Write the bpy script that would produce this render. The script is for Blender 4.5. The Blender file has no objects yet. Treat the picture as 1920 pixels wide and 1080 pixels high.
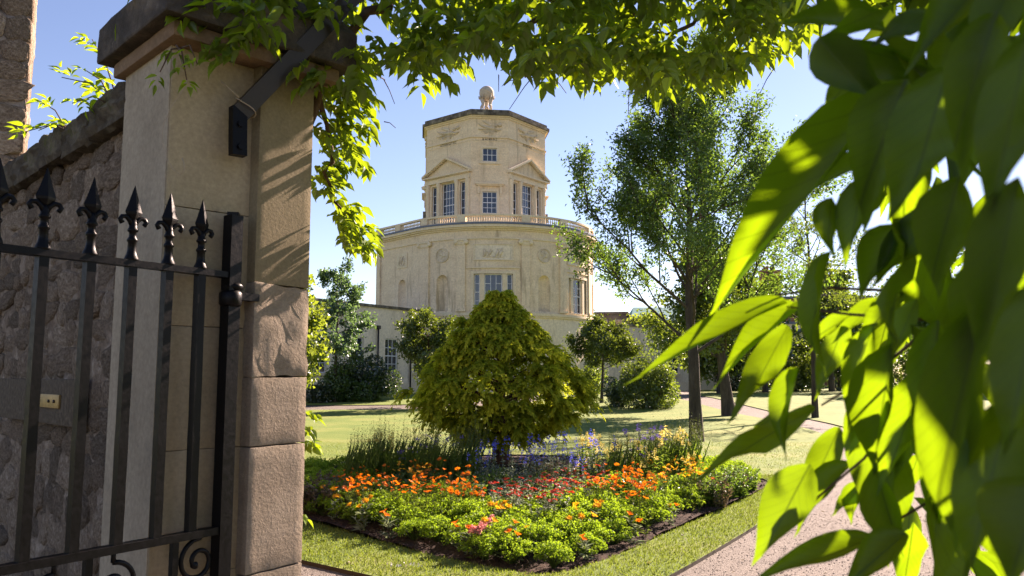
import bpy, bmesh, math, random
import numpy as np
from mathutils import Vector, Matrix, noise
from mathutils.geometry import delaunay_2d_cdt

sc = bpy.context.scene
COL = sc.collection
R = math.radians
random.seed(7)
RNG = np.random.default_rng(11)

# ---------------------------------------------------------------- camera, sky, sun, exposure
EYE = 1.65
FPX = 1500.0
PITCH = math.atan(163 / FPX)
cam = bpy.data.cameras.new('camera')
cam.sensor_width = 36.0
cam.lens = 36.0 * FPX / 1920.0
cam.clip_start = 0.02
cam.clip_end = 6000
cam.dof.use_dof = True
cam.dof.focus_distance = 13.0
cam.dof.aperture_fstop = 10.5
camo = bpy.data.objects.new('camera', cam)
COL.objects.link(camo)
camo.location = (0, 0, EYE)
camo.rotation_euler = (math.pi / 2 + PITCH, 0, 0)
sc.camera = camo

SUN_AZ, SUN_EL = R(39), R(30)
sun_dir = Vector((math.sin(SUN_AZ) * math.cos(SUN_EL), math.cos(SUN_AZ) * math.cos(SUN_EL), math.sin(SUN_EL)))
world = bpy.data.worlds.new('World')
sc.world = world
world.use_nodes = True
wn = world.node_tree
sky = wn.nodes.new('ShaderNodeTexSky')
sky.sky_type = 'NISHITA'
sky.sun_disc = False
sky.sun_elevation = SUN_EL
sky.sun_rotation = SUN_AZ
sky.air_density = 1.0
sky.dust_density = 0.08
sky.ozone_density = 3.0
bgn = wn.nodes['Background']
bgn.inputs[1].default_value = 0.046
wn.links.new(sky.outputs[0], bgn.inputs[0])
sl = bpy.data.lights.new('sun', 'SUN')
sl.energy = 5.0
sl.angle = R(0.5)
sl.color = (1.0, 0.90, 0.74)
so = bpy.data.objects.new('sun', sl)
COL.objects.link(so)
so.rotation_euler = sun_dir.to_track_quat('Z', 'Y').to_euler()
so.location = (20, 20, 30)
sc.view_settings.view_transform = 'Standard'
sc.view_settings.look = 'None'
sc.view_settings.gamma = 1.0
sc.view_settings.exposure = 2.1
sc.view_settings.use_white_balance = True
sc.view_settings.white_balance_temperature = 7100
sc.view_settings.white_balance_tint = 30
sc.render.engine = 'CYCLES'
cy = sc.cycles
cy.use_denoising = True
cy.max_bounces = 8
cy.diffuse_bounces = 4
cy.transmission_bounces = 4
cy.glossy_bounces = 3
cy.transparent_max_bounces = 6
cy.caustics_reflective = False
cy.caustics_refractive = False

# ---------------------------------------------------------------- measuring helpers
CP, SP = math.cos(PITCH), math.sin(PITCH)


def ray(px, py):
    u, v = (px - 960) / FPX, (540 - py) / FPX
    return u, CP - v * SP, SP + v * CP


def at(px, py, Y):
    a, b, c = ray(px, py)
    return Vector((a / b * Y, Y, EYE + c / b * Y))


def zat(py, Y):
    return at(960, py, Y).z


def rise(x, y):
    t = min(max((y - 33.0) / 15.0, 0), 1)
    return 0.45 * t * t * (3 - 2 * t)


def gnd(px, py):
    Y = 10.0
    a, b, c = ray(px, py)
    z = 0.0
    for _ in range(12):
        Y = (z - EYE) / (c / b)
        z = rise(0, Y)
    return Vector((a / b * Y, Y, z))


# ---------------------------------------------------------------- mesh helpers
def link(o, parent=None):
    COL.objects.link(o)
    if parent is not None:
        o.parent = parent
    return o


def tag(o, label=None, cat=None, group=None, kind=None):
    if label:
        o['label'] = label
    if cat:
        o['category'] = cat
    if group:
        o['group'] = group
    if kind:
        o['kind'] = kind
    return o


def empty(name, loc=(0, 0, 0), rz=0.0, label=None, cat=None, group=None):
    o = bpy.data.objects.new(name, None)
    o.empty_display_size = 0.1
    COL.objects.link(o)
    o.location = loc
    o.rotation_euler = (0, 0, rz)
    return tag(o, label, cat, group)


def copy_tree(o, parent=None):
    c = o.copy()
    COL.objects.link(c)
    c.parent = parent
    for ch in list(o.children):
        copy_tree(ch, c)
    return c


class MB:
    def __init__(s):
        s.v, s.f, s.sm = [], [], []

    def add(s, vs, fs, smooth=False):
        n = len(s.v)
        s.v.extend([tuple(p) for p in vs])
        s.f.extend([tuple(i + n for i in f) for f in fs])
        s.sm.extend([smooth] * len(fs))
        return s

    def box(s, lo, hi, M=None):
        x0, y0, z0 = lo
        x1, y1, z1 = hi
        vs = [Vector(p) for p in ((x0, y0, z0), (x1, y0, z0), (x1, y1, z0), (x0, y1, z0), (x0, y0, z1), (x1, y0, z1), (x1, y1, z1), (x0, y1, z1))]
        if M is not None:
            vs = [M @ p for p in vs]
        return s.add(vs, [(0, 3, 2, 1), (4, 5, 6, 7), (0, 1, 5, 4), (1, 2, 6, 5), (2, 3, 7, 6), (3, 0, 4, 7)])

    def lathe(s, prof, n=12, c=(0, 0, 0), M=None, smooth=True):
        vs, fs = [], []
        for r, z in prof:
            for k in range(n):
                a = 2 * math.pi * k / n
                p = Vector((c[0] + r * math.cos(a), c[1] + r * math.sin(a), c[2] + z))
                vs.append(M @ p if M is not None else p)
        for i in range(len(prof) - 1):
            for k in range(n):
                k2 = (k + 1) % n
                fs.append((i * n + k, i * n + k2, (i + 1) * n + k2, (i + 1) * n + k))
        fs.append(tuple(range(n))[::-1])
        fs.append(tuple((len(prof) - 1) * n + k for k in range(n)))
        return s.add(vs, fs, smooth)

    def tube(s, pts, rad, n=6, smooth=True, cap=True, sq=False):
        pts = [Vector(p) for p in pts]
        m = len(pts)
        if not hasattr(rad, '__len__'):
            rad = [rad] * m
        vs, fs = [], []
        ref = None
        for i in range(m):
            t = (pts[min(i + 1, m - 1)] - pts[max(i - 1, 0)])
            if t.length < 1e-9:
                t = Vector((0, 0, 1))
            t.normalize()
            if ref is None:
                ref = Vector((1, 0, 0)) if abs(t.x) < 0.8 else Vector((0, 1, 0))
            a = (ref - t * ref.dot(t))
            if a.length < 1e-6:
                a = t.orthogonal()
            a.normalize()
            b = t.cross(a)
            ref = a
            for k in range(n):
                w = 2 * math.pi * (k + (0.5 if sq else 0)) / n
                vs.append(pts[i] + (a * math.cos(w) + b * math.sin(w)) * rad[i])
        for i in range(m - 1):
            for k in range(n):
                k2 = (k + 1) % n
                fs.append((i * n + k, i * n + k2, (i + 1) * n + k2, (i + 1) * n + k))
        if cap:
            fs.append(tuple(range(n))[::-1])
            fs.append(tuple((m - 1) * n + k for k in range(n)))
        return s.add(vs, fs, smooth)

    def ellip(s, c, r, rot=None, nu=8, nv=6):
        vs, fs = [], []
        c = Vector(c)
        for j in range(nv + 1):
            th = math.pi * j / nv
            for k in range(nu):
                a = 2 * math.pi * k / nu
                p = Vector((r[0] * math.sin(th) * math.cos(a), r[1] * math.sin(th) * math.sin(a), r[2] * math.cos(th)))
                if rot is not None:
                    p = rot @ p
                vs.append(c + p)
        for j in range(nv):
            for k in range(nu):
                k2 = (k + 1) % nu
                fs.append((j * nu + k, (j + 1) * nu + k, (j + 1) * nu + k2, j * nu + k2))
        return s.add(vs, fs, True)

    def build(s, name, mat, parent=None, kind=None, off=None):
        me = bpy.data.meshes.new(name)
        vs = s.v if off is None else [(p[0] - off[0], p[1] - off[1], p[2] - off[2]) for p in s.v]
        me.from_pydata(vs, [], s.f)
        me.polygons.foreach_set('use_smooth', s.sm)
        if mat is not None:
            me.materials.append(mat)
        me.update()
        o = bpy.data.objects.new(name, me)
        link(o, parent)
        if kind:
            o['kind'] = kind
        return o


def tri_mesh(name, V, T, mat, tint=None, smooth=False, local=None):
    me = bpy.data.meshes.new(name)
    V = np.asarray(V, dtype=np.float32)
    T = np.asarray(T, dtype=np.int32)
    me.vertices.add(len(V))
    me.vertices.foreach_set('co', V.ravel())
    me.loops.add(T.size)
    me.loops.foreach_set('vertex_index', T.ravel())
    me.polygons.add(len(T))
    me.polygons.foreach_set('loop_start', np.arange(0, T.size, 3, dtype=np.int32))
    me.polygons.foreach_set('use_smooth', np.full(len(T), smooth))
    if tint is not None:
        at_ = me.attributes.new('tint', 'FLOAT', 'POINT')
        at_.data.foreach_set('value', np.asarray(tint, dtype=np.float32))
    if local is not None:
        for nm, col in (('lu', 0), ('lv', 1)):
            at_ = me.attributes.new(nm, 'FLOAT', 'POINT')
            at_.data.foreach_set('value', np.ascontiguousarray(local[:, col], dtype=np.float32))
    me.update(calc_edges=True)
    if mat is not None:
        me.materials.append(mat)
    return me


def mobj(name, me, parent=None, kind=None):
    o = bpy.data.objects.new(name, me)
    link(o, parent)
    if kind:
        o['kind'] = kind
    return o


# leaf template: along +y length 1, half width 1, normal +z
def leaf_template(prof, fold=0.12, curl=0.25, bend=0.0, wave=0.0):
    V, T = [], []
    rows = []
    for s_, w in prof:
        z = -curl * s_ * s_
        if w <= 0:
            V.append((bend * s_ * s_, s_, z))
            rows.append((len(V) - 1,))
        else:
            b_ = bend * s_ * s_
            V.append((b_ - w, s_, z + fold * w + wave * math.sin(s_ * 11)))
            V.append((b_, s_, z))
            V.append((b_ + w, s_, z + fold * w + wave * math.sin(s_ * 9 + 2)))
            rows.append((len(V) - 3, len(V) - 2, len(V) - 1))
    for a, b in zip(rows, rows[1:]):
        if len(a) == 1 and len(b) == 3:
            T += [(a[0], b[1], b[0]), (a[0], b[2], b[1])]
        elif len(a) == 3 and len(b) == 1:
            T += [(a[0], a[1], b[0]), (a[1], a[2], b[0])]
        else:
            T += [(a[0], a[1], b[1]), (a[0], b[1], b[0]), (a[1], a[2], b[2]), (a[1], b[2], b[1])]
    return np.array(V, float), np.array(T, int)


LEAF_HI = leaf_template([(0, 0), (.06, .35), (.16, .78), (.30, 1.0), (.46, .93), (.62, .70), (.76, .42), (.88, .18), (1, 0)], .25, .28)
NEAR = [leaf_template([(0, 0), (.05, .25), (.13, .62), (.24, .92), (.36, 1.0), (.48, .90), (.60, .70), (.71, .48), (.81, .28), (.90, .13), (1, 0)], f_, c_, b_, w_)
        for f_, c_, b_, w_ in ((.25, .28, .25, .06), (.45, .45, -.3, .10), (.15, .15, .45, .12), (.6, .35, 0, .08), (.3, .6, -.5, .09), (.05, .2, .15, .13))]
LEAF_MID = leaf_template([(0, 0), (.13, .70), (.36, 1.0), (.62, .68), (.84, .22), (1, 0)], .25, .22)
LEAF_2 = (np.array([(0, 0, 0), (-1, .45, .12), (1, .45, .12), (0, 1, -.08)], float), np.array([(0, 2, 1), (1, 2, 3)], int))
LEAF_LO = leaf_template([(0, 0), (.42, 1.0), (1, 0)], .3, .15)


def unit(a):
    return a / np.maximum(np.linalg.norm(a, axis=-1, keepdims=True), 1e-9)


def rand_dirs(n, rng=RNG):
    return unit(rng.normal(size=(n, 3)))


def leaves(C, D, N, L, W, tpl):
    """leaf arrays: base points C, directions D, normals N, lengths L, half widths W"""
    tv, tt = tpl
    D = unit(np.asarray(D, float))
    N = np.asarray(N, float)
    N = unit(N - D * np.sum(N * D, axis=1, keepdims=True) + 1e-6)
    X = np.cross(D, N)
    L = np.broadcast_to(np.asarray(L, float), (len(C),))
    W = np.broadcast_to(np.asarray(W, float), (len(C),))
    V = (np.asarray(C)[:, None, :] + X[:, None, :] * (tv[None, :, 0:1] * W[:, None, None])
         + D[:, None, :] * (tv[None, :, 1:2] * L[:, None, None])
         + N[:, None, :] * (tv[None, :, 2:3] * (L[:, None, None] * 0.5 + W[:, None, None] * 0.5)))
    T = tt[None] + (np.arange(len(C)) * len(tv))[:, None, None]
    return V.reshape(-1, 3), T.reshape(-1, 3)


def leaf_obj(name, C, D, N, L, W, tpl, mat, parent, tint=None, off=None, smooth=True):
    V, T = leaves(C, D, N, L, W, tpl)
    if off is not None:
        V = V - np.array(off)
    if tint is None:
        tint = RNG.random(len(C))
    return mobj(name, tri_mesh(name, V, T, mat, np.repeat(tint, len(tpl[0])), smooth), parent, 'stuff')


# ---------------------------------------------------------------- materials
MATS = {}


def nodes(name):
    m = bpy.data.materials.new(name)
    m.use_nodes = True
    MATS[name] = m
    return m, m.node_tree.nodes, m.node_tree.links, m.node_tree.nodes['Principled BSDF']


def ramp(n, l, src, stops):
    r = n.new('ShaderNodeValToRGB')
    el = r.color_ramp.elements
    while len(el) < len(stops):
        el.new(0.5)
    for e, (p, c) in zip(el, stops):
        e.position = p
        e.color = (*c, 1)
    l.new(src, r.inputs[0])
    return r


def tex(n, l, kind='Noise', scale=5, detail=6, rough=.6, coord='Object', stretch=None, dist=0):
    tc = n.new('ShaderNodeTexCoord')
    t = n.new('ShaderNodeTex' + kind)
    t.inputs['Scale'].default_value = scale
    if kind == 'Noise':
        t.inputs['Detail'].default_value = detail
        t.inputs['Roughness'].default_value = rough
        t.inputs['Distortion'].default_value = dist
    src = tc.outputs[coord]
    if stretch:
        mp = n.new('ShaderNodeMapping')
        mp.inputs['Scale'].default_value = stretch
        l.new(src, mp.inputs[0])
        src = mp.outputs[0]
    l.new(src, t.inputs['Vector'])
    return t


def mixc(n, l, a, b, fac, mode='MIX'):
    m = n.new('ShaderNodeMix')
    m.data_type = 'RGBA'
    m.blend_type = mode
    for s_, v in ((0, fac), (6, a), (7, b)):
        if hasattr(v, 'links'):
            l.new(v, m.inputs[s_])
        elif s_ == 0:
            m.inputs[0].default_value = v
        else:
            m.inputs[s_].default_value = (*v, 1)
    return m.outputs[2]


def bump(n, l, bs, src, strength, dist=0.02, prev=None):
    b = n.new('ShaderNodeBump')
    b.inputs['Strength'].default_value = strength
    b.inputs['Distance'].default_value = dist
    l.new(src, b.inputs['Height'])
    if prev is not None:
        l.new(prev, b.inputs['Normal'])
    l.new(b.outputs[0], bs.inputs['Normal'])
    return b.outputs[0]


def stone(name, cols, scale=2.0, fine=30, rough=.85, bst=.5, bd=.01, stretch=None, patch=None, pscale=1.5, pmin=.55, coord='Object', island=0.0, pstretch=None):
    """mottled stone: cols = 3 colours along one noise; patch = stain colour on a second noise"""
    m, n, l, bs = nodes(name)
    t = tex(n, l, 'Noise', scale, 8, .65, coord, stretch)
    c = ramp(n, l, t.outputs[0], [(.3, cols[0]), (.5, cols[1]), (.7, cols[2])]).outputs[0]
    f = tex(n, l, 'Noise', fine, 5, .7, coord)
    fr = ramp(n, l, f.outputs[0], [(.3, (.72, .72, .72)), (.7, (1.18, 1.18, 1.18))])
    c = mixc(n, l, c, fr.outputs[0], .8, 'MULTIPLY')
    if patch is not None:
        p = tex(n, l, 'Noise', pscale, 9, .7, coord, pstretch)
        pr = ramp(n, l, p.outputs[0], [(pmin, (0, 0, 0)), (pmin + .12, (1, 1, 1))])
        c = mixc(n, l, c, patch, pr.outputs[0])
    if island > 0:
        oi = n.new('ShaderNodeObjectInfo')
        rr = ramp(n, l, oi.outputs['Random'], [(0, (1 - island,) * 3), (.5, (1, 1 - .1 * island, 1 - .2 * island)), (1, (1 + island,) * 3)])
        c = mixc(n, l, c, rr.outputs[0], 1.0, 'MULTIPLY')
    l.new(c, bs.inputs['Base Color'])
    bs.inputs['Roughness'].default_value = rough
    bs.inputs['Specular IOR Level'].default_value = .25
    nb = bump(n, l, bs, f.outputs[0], bst, bd)
    bump(n, l, bs, t.outputs[0], bst, bd * 2, nb)
    return m


def plain(name, col, rough=.5, var=.12, scale=20, metal=0, spec=.5, bst=0, bd=.003):
    m, n, l, bs = nodes(name)
    t = tex(n, l, 'Noise', scale, 5, .6)
    c = ramp(n, l, t.outputs[0], [(.3, tuple(x * (1 - var) for x in col)), (.7, tuple(x * (1 + var) for x in col))])
    l.new(c.outputs[0], bs.inputs['Base Color'])
    bs.inputs['Roughness'].default_value = rough
    bs.inputs['Metallic'].default_value = metal
    bs.inputs['Specular IOR Level'].default_value = spec
    if bst:
        bump(n, l, bs, t.outputs[0], bst, bd)
    return m


def leafmat(name, c0, c1, tr, trans=.5, gloss=.06, rough=.4, veins=False, noise_scale=9):
    """leaf: diffuse mixed with translucency; colour runs c0..c1 with the 'tint' attribute"""
    m = bpy.data.materials.new(name)
    m.use_nodes = True
    MATS[name] = m
    n, l = m.node_tree.nodes, m.node_tree.links
    n.remove(n['Principled BSDF'])
    out = n['Material Output']
    a = n.new('ShaderNodeAttribute')
    a.attribute_name = 'tint'
    t = tex(n, l, 'Noise', noise_scale, 4, .6)
    ad = n.new('ShaderNodeMath')
    ad.operation = 'MULTIPLY_ADD'
    l.new(t.outputs[0], ad.inputs[0])
    ad.inputs[1].default_value = .5
    ad.inputs[2].default_value = -.25
    su = n.new('ShaderNodeMath')
    su.operation = 'ADD'
    su.use_clamp = True
    l.new(a.outputs['Fac'], su.inputs[0])
    l.new(ad.outputs[0], su.inputs[1])
    c = mixc(n, l, c0, c1, su.outputs[0])
    tcol = mixc(n, l, tr, tuple(min(1, x * 1.25) for x in tr), su.outputs[0])
    if veins:
        au, av = n.new('ShaderNodeAttribute'), n.new('ShaderNodeAttribute')
        au.attribute_name, av.attribute_name = 'lu', 'lv'

        def mth(op, a_, b_=None):
            q = n.new('ShaderNodeMath')
            q.operation = op
            for i_, x_ in enumerate((a_, b_)):
                if x_ is None:
                    continue
                if hasattr(x_, 'links'):
                    l.new(x_, q.inputs[i_])
                else:
                    q.inputs[i_].default_value = x_
            return q.outputs[0]
        ab = mth('ABSOLUTE', au.outputs['Fac'])
        ph = mth('FRACT', mth('MULTIPLY', mth('SUBTRACT', av.outputs['Fac'], mth('MULTIPLY', mth('POWER', ab, .8), .34)), 10.0))
        side = mth('LESS_THAN', ph, .10)
        mid = mth('LESS_THAN', ab, .045)
        vn = mth('MAXIMUM', mth('MULTIPLY', side, .45), mid)
        tcol = mixc(n, l, tcol, tuple(x * .55 for x in tr), vn)
        c = mixc(n, l, c, tuple(min(1, x * 1.7 + .01) for x in c1), vn)
    d = n.new('ShaderNodeBsdfDiffuse')
    l.new(c, d.inputs[0])
    ts = n.new('ShaderNodeBsdfTranslucent')
    l.new(tcol, ts.inputs[0])
    mx = n.new('ShaderNodeMixShader')
    mx.inputs[0].default_value = trans
    l.new(d.outputs[0], mx.inputs[1])
    l.new(ts.outputs[0], mx.inputs[2])
    g = n.new('ShaderNodeBsdfGlossy')
    g.inputs['Roughness'].default_value = rough
    g.inputs['Color'].default_value = (.9, .95, 1, 1)
    m2 = n.new('ShaderNodeMixShader')
    m2.inputs[0].default_value = gloss
    l.new(mx.outputs[0], m2.inputs[1])
    l.new(g.outputs[0], m2.inputs[2])
    l.new(m2.outputs[0], out.inputs[0])
    return m


# Bath-stone of the observatory and its wings
M_ash = stone('ashlar', [(.67, .525, .345), (.76, .605, .41), (.81, .665, .465)], 0.55, 9, .9, .25, .01, (1, 1, 3.2), (.44, .34, .225), 1.7, .55, pstretch=(1, 1, .14))
M_render = stone('pale_render', [(.68, .57, .415), (.77, .655, .48), (.81, .70, .53)], 0.5, 7, .9, .2, .01, (1, 1, .6), (.44, .37, .27), 1.5, .56, pstretch=(1, 1, .16))
M_trim = stone('trim_stone', [(.66, .53, .35), (.74, .61, .42), (.79, .67, .47)], 1.2, 14, .9, .25, .01, None, (.45, .36, .24), 2.0, .6)
M_weather = stone('weathered_stone', [(.05, .045, .035), (.14, .12, .09), (.34, .30, .22)], 2.2, 12, .95, .5, .02, (1, 1, .35))
M_lead = plain('lead', (.10, .12, .16), .5, .2, 3)
M_relief = stone('carved_stone', [(.48, .385, .26), (.62, .51, .36), (.74, .62, .45)], 2.5, 18, .9, .3, .01)
M_white = plain('white_paint', (.74, .74, .72), .5, .05, 10)
M_glass, n_, l_, b_ = nodes('window_glass')
b_.inputs['Base Color'].default_value = (.016, .024, .040, 1)
b_.inputs['Roughness'].default_value = .06
b_.inputs['Specular IOR Level'].default_value = .8
t_ = tex(n_, l_, 'Noise', 1.7, 2, .5)
bump(n_, l_, b_, t_.outputs[0], .12, .05)
M_letter = plain('carved_letter', (.13, .10, .06), .9)
M_statue = stone('statue_stone', [(.40, .34, .26), (.50, .43, .33), (.60, .52, .41)], 3, 20, .85, .3, .01)
# gateway
M_pier = stone('pier_stone', [(.27, .213, .132), (.38, .305, .194), (.48, .39, .262)], 1.6, 55, .9, .35, .004, (1, 1, .55), (.17, .15, .125), 2.2, .58, island=.10)
M_pierskylit = stone('pier_stone_skylit', [(.29, .235, .165), (.38, .315, .225), (.46, .39, .285)], 2.0, 50, .92, .3, .003, (1, 1, .5), (.20, .175, .14), 2.5, .58)  # lighter pier stone: sky light on its left face put into the colour
M_jamb = stone('jamb_stone', [(.185, .145, .103), (.25, .202, .147), (.315, .26, .198)], 2.2, 70, .92, .7, .005, (1, 1, 2.2), (.24, .17, .13), 3.0, .6, island=.14)
M_jambup = stone('jamb_upper_stone', [(.17, .138, .078), (.235, .19, .112), (.30, .245, .155)], 1.5, 70, .92, .4, .004, (1, 1, 1), (.15, .13, .085), 2.0, .58, island=.06)
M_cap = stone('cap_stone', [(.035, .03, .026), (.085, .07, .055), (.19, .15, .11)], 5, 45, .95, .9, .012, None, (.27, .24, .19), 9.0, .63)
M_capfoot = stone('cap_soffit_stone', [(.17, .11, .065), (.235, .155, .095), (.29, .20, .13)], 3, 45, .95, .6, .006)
M_rubble = stone('rubble_stone', [(.13, .093, .064), (.30, .225, .16), (.50, .41, .32)], 11, 70, .95, 1.0, .012, None, (.36, .31, .27), 9.0, .60, island=.38)
M_mortar = stone('lime_mortar', [(.11, .078, .055), (.24, .178, .128), (.46, .375, .295)], 14, 60, .95, 1.0, .012, None, (.16, .10, .03), 5.0, .60)
M_coping = stone('mossy_coping', [(.05, .04, .03), (.11, .09, .065), (.20, .17, .12)], 8, 50, .95, 1.0, .015, None, (.09, .095, .02), 6.0, .58)
M_gable = stone('gable_stone', [(.13, .10, .085), (.25, .20, .165), (.38, .32, .27)], 5, 35, .95, 1.0, .02, None, (.20, .13, .06), 4.0, .6)
M_iron, n_, l_, b_ = nodes('black_iron')
t_ = tex(n_, l_, 'Noise', 55, 6, .7)
l_.new(ramp(n_, l_, t_.outputs[0], [(.35, (.002, .002, .0025)), (.75, (.006, .0055, .006))]).outputs[0], b_.inputs['Base Color'])
rr_ = ramp(n_, l_, t_.outputs[0], [(.3, (.28, .28, .28)), (.75, (.55, .55, .55))])
l_.new(rr_.outputs[0], b_.inputs['Roughness'])
b_.inputs['Specular IOR Level'].default_value = .14
bump(n_, l_, b_, t_.outputs[0], .22, .003)
M_brownsteel = plain('painted_steel', (.022, .014, .010), .45, .2, 30, bst=.2)
M_wood = stone('old_wood', [(.06, .045, .03), (.10, .075, .05), (.15, .12, .085)], 3, 40, .85, .6, .004, (1, 14, 14))
M_brass = plain('tarnished_brass', (.30, .20, .08), .45, .25, 30, metal=.6)
M_tie = plain('pale_twine', (.34, .27, .19), .7)
# ground
m_, n_, l_, b_ = nodes('lawn')
M_lawn = m_
t1 = tex(n_, l_, 'Noise', .55, 7, .68)
t2 = tex(n_, l_, 'Noise', 26, 6, .75)
t3 = tex(n_, l_, 'Noise', 3.2, 6, .7, stretch=(.35, 1.6, 1))
c_ = ramp(n_, l_, t1.outputs[0], [(.32, (.088, .152, .025)), (.5, (.140, .194, .038)), (.68, (.208, .226, .062))]).outputs[0]
c_ = mixc(n_, l_, c_, ramp(n_, l_, t2.outputs[0], [(.3, (.60, .62, .55)), (.7, (1.3, 1.26, 1.25))]).outputs[0], .8, 'MULTIPLY')
c_ = mixc(n_, l_, c_, ramp(n_, l_, t3.outputs[0], [(.35, (.84, .90, .78)), (.7, (1.15, 1.08, 1.2))]).outputs[0], .8, 'MULTIPLY')
l_.new(c_, b_.inputs['Base Color'])
b_.inputs['Roughness'].default_value = .9
b_.inputs['Specular IOR Level'].default_value = .2
bump(n_, l_, b_, t2.outputs[0], .8, .03)
m_, n_, l_, b_ = nodes('gravel')
M_gravel = m_
v_ = tex(n_, l_, 'Voronoi', 85)
t_ = tex(n_, l_, 'Noise', 1.3, 6, .65)
cc = n_.new('ShaderNodeSeparateColor')
l_.new(v_.outputs['Color'], cc.inputs[0])
c_ = ramp(n_, l_, cc.outputs[0], [(0, (.080, .066, .052)), (.4, (.122, .102, .082)), (.75, (.156, .133, .109)), (1, (.21, .187, .158))]).outputs[0]
c_ = mixc(n_, l_, c_, ramp(n_, l_, t_.outputs[0], [(.3, (.78, .76, .74)), (.7, (1.12, 1.1, 1.08))]).outputs[0], .9, 'MULTIPLY')
l_.new(c_, b_.inputs['Base Color'])
b_.inputs['Roughness'].default_value = .9
bump(n_, l_, b_, v_.outputs['Distance'], .9, -.012)
M_pebble = stone('pebble', [(.10, .082, .066), (.150, .126, .103), (.21, .184, .156)], 25, 90, .85, .3, .002)
M_soil = stone('soil', [(.026, .015, .010), (.060, .036, .025), (.115, .075, .055)], 14, 70, 1, 1.0, .03, None, (.14, .10, .08), 35, .64)
M_edge = plain('edge_soil', (.05, .036, .02), .95, .3, 30, bst=.6)
M_base = stone('earth', [(.07, .06, .03), (.10, .09, .04), (.13, .12, .05)], .3, 4, 1, .3, .02)
# leaves, bark
M_blade = leafmat('grass_blade', (.11, .155, .022), (.24, .25, .065), (.20, .28, .025), .4, .02, .5)
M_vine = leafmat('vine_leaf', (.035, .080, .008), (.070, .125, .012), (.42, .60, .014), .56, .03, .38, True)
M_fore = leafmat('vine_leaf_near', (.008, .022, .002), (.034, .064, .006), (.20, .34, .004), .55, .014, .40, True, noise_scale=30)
M_tallf = leafmat('feathery_leaf', (.032, .072, .020), (.066, .118, .028), (.15, .27, .022), .48, .045, .4)
M_broad = leafmat('broad_leaf', (.040, .074, .014), (.088, .125, .022), (.18, .26, .018), .46, .05, .4)
M_broadd = leafmat('deep_green_leaf', (.030, .056, .012), (.066, .096, .018), (.14, .20, .014), .42, .04, .4)
M_stalk = leafmat('stalk_green', (.065, .12, .018), (.14, .20, .034), (.22, .34, .03), .42, .02, .5)
M_stalkd = leafmat('seed_head', (.060, .088, .022), (.12, .14, .045), (.15, .20, .03), .32, .02, .5)
M_blue = leafmat('blue_green_leaf', (.035, .080, .045), (.066, .120, .056), (.13, .24, .06), .45, .06, .4)
M_lime = leafmat('lime_leaf', (.06, .10, .014), (.11, .15, .02), (.24, .32, .02), .5, .05, .4)
M_dark = leafmat('dark_leaf', (.016, .036, .014), (.040, .066, .018), (.08, .14, .02), .35, .08, .35)
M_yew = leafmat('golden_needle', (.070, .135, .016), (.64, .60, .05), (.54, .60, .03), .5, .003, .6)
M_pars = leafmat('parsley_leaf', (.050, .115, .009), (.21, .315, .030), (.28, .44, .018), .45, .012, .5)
M_stem = leafmat('green_stem', (.07, .11, .02), (.16, .19, .05), (.18, .26, .03), .3, .03, .5)
M_grey = leafmat('silver_leaf', (.15, .19, .13), (.30, .34, .26), (.25, .32, .16), .3, .05, .5)
M_dry = leafmat('dry_leaf', (.11, .085, .055), (.24, .19, .12), (.20, .15, .07), .3, .03, .6)
M_orange = leafmat('orange_petal', (.72, .17, .008), (.80, .28, .012), (.85, .22, .01), .4, .02, .5)
M_gold = leafmat('golden_petal', (.78, .36, .012), (.82, .50, .03), (.85, .45, .02), .4, .02, .5)
M_red = leafmat('red_petal', (.36, .028, .012), (.55, .06, .02), (.5, .04, .02), .35, .02, .5)
M_blueP = leafmat('blue_petal', (.07, .09, .55), (.16, .20, .72), (.15, .18, .75), .35, .02, .5)
M_yellow = leafmat('yellow_petal', (.72, .62, .14), (.80, .74, .30), (.8, .7, .2), .4, .02, .5)
M_purple = leafmat('purple_petal', (.16, .10, .40), (.26, .18, .52), (.2, .14, .5), .35, .02, .5)
M_pink = leafmat('pink_petal', (.62, .26, .22), (.70, .38, .34), (.7, .3, .3), .35, .02, .5)
M_bark = stone('bark', [(.030, .024, .018), (.065, .052, .040), (.11, .09, .07)], 6, 30, .95, 1.0, .02, (1, 1, .2))
M_barkr = stone('reddish_bark', [(.055, .026, .016), (.11, .055, .035), (.17, .10, .07)], 8, 40, .95, .8, .01, (1, 1, .3))
M_vinew = stone('vine_wood', [(.05, .028, .018), (.10, .06, .04), (.15, .10, .07)], 14, 60, .9, .6, .004)


# ================================================================= GROUND
def cdt_sheet(outer, holes, grid_pts, zf, keep_hole=None):
    """triangulated sheet with clean hole outlines; returns verts, tris, hole boundary loops"""
    pts, edges = [], []

    def loop(ps):
        n0 = len(pts)
        pts.extend([Vector((p[0], p[1])) for p in ps])
        edges.extend([(n0 + i, n0 + (i + 1) % len(ps)) for i in range(len(ps))])
    loop(outer)
    for h in holes:
        loop(h)
    pts.extend([Vector(p) for p in grid_pts])
    v, e, f, _, _, _ = delaunay_2d_cdt(pts, edges, [], 0, 1e-5)
    tr = []
    for t in f:
        c = (v[t[0]] + v[t[1]] + v[t[2]]) / 3
        if not inside(c, outer):
            continue
        if any(inside(c, h) for h in holes):
            continue
        tr.append(tuple(t))
    return [(p.x, p.y, zf(p.x, p.y)) for p in v], tr


def inside(p, poly):
    x, y = p[0], p[1]
    r = False
    j = len(poly) - 1
    for i in range(len(poly)):
        xi, yi = poly[i][0], poly[i][1]
        xj, yj = poly[j][0], poly[j][1]
        if (yi > y) != (yj > y) and x < (xj - xi) * (y - yi) / (yj - yi) + xi:
            r = not r
        j = i
    return r


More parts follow.
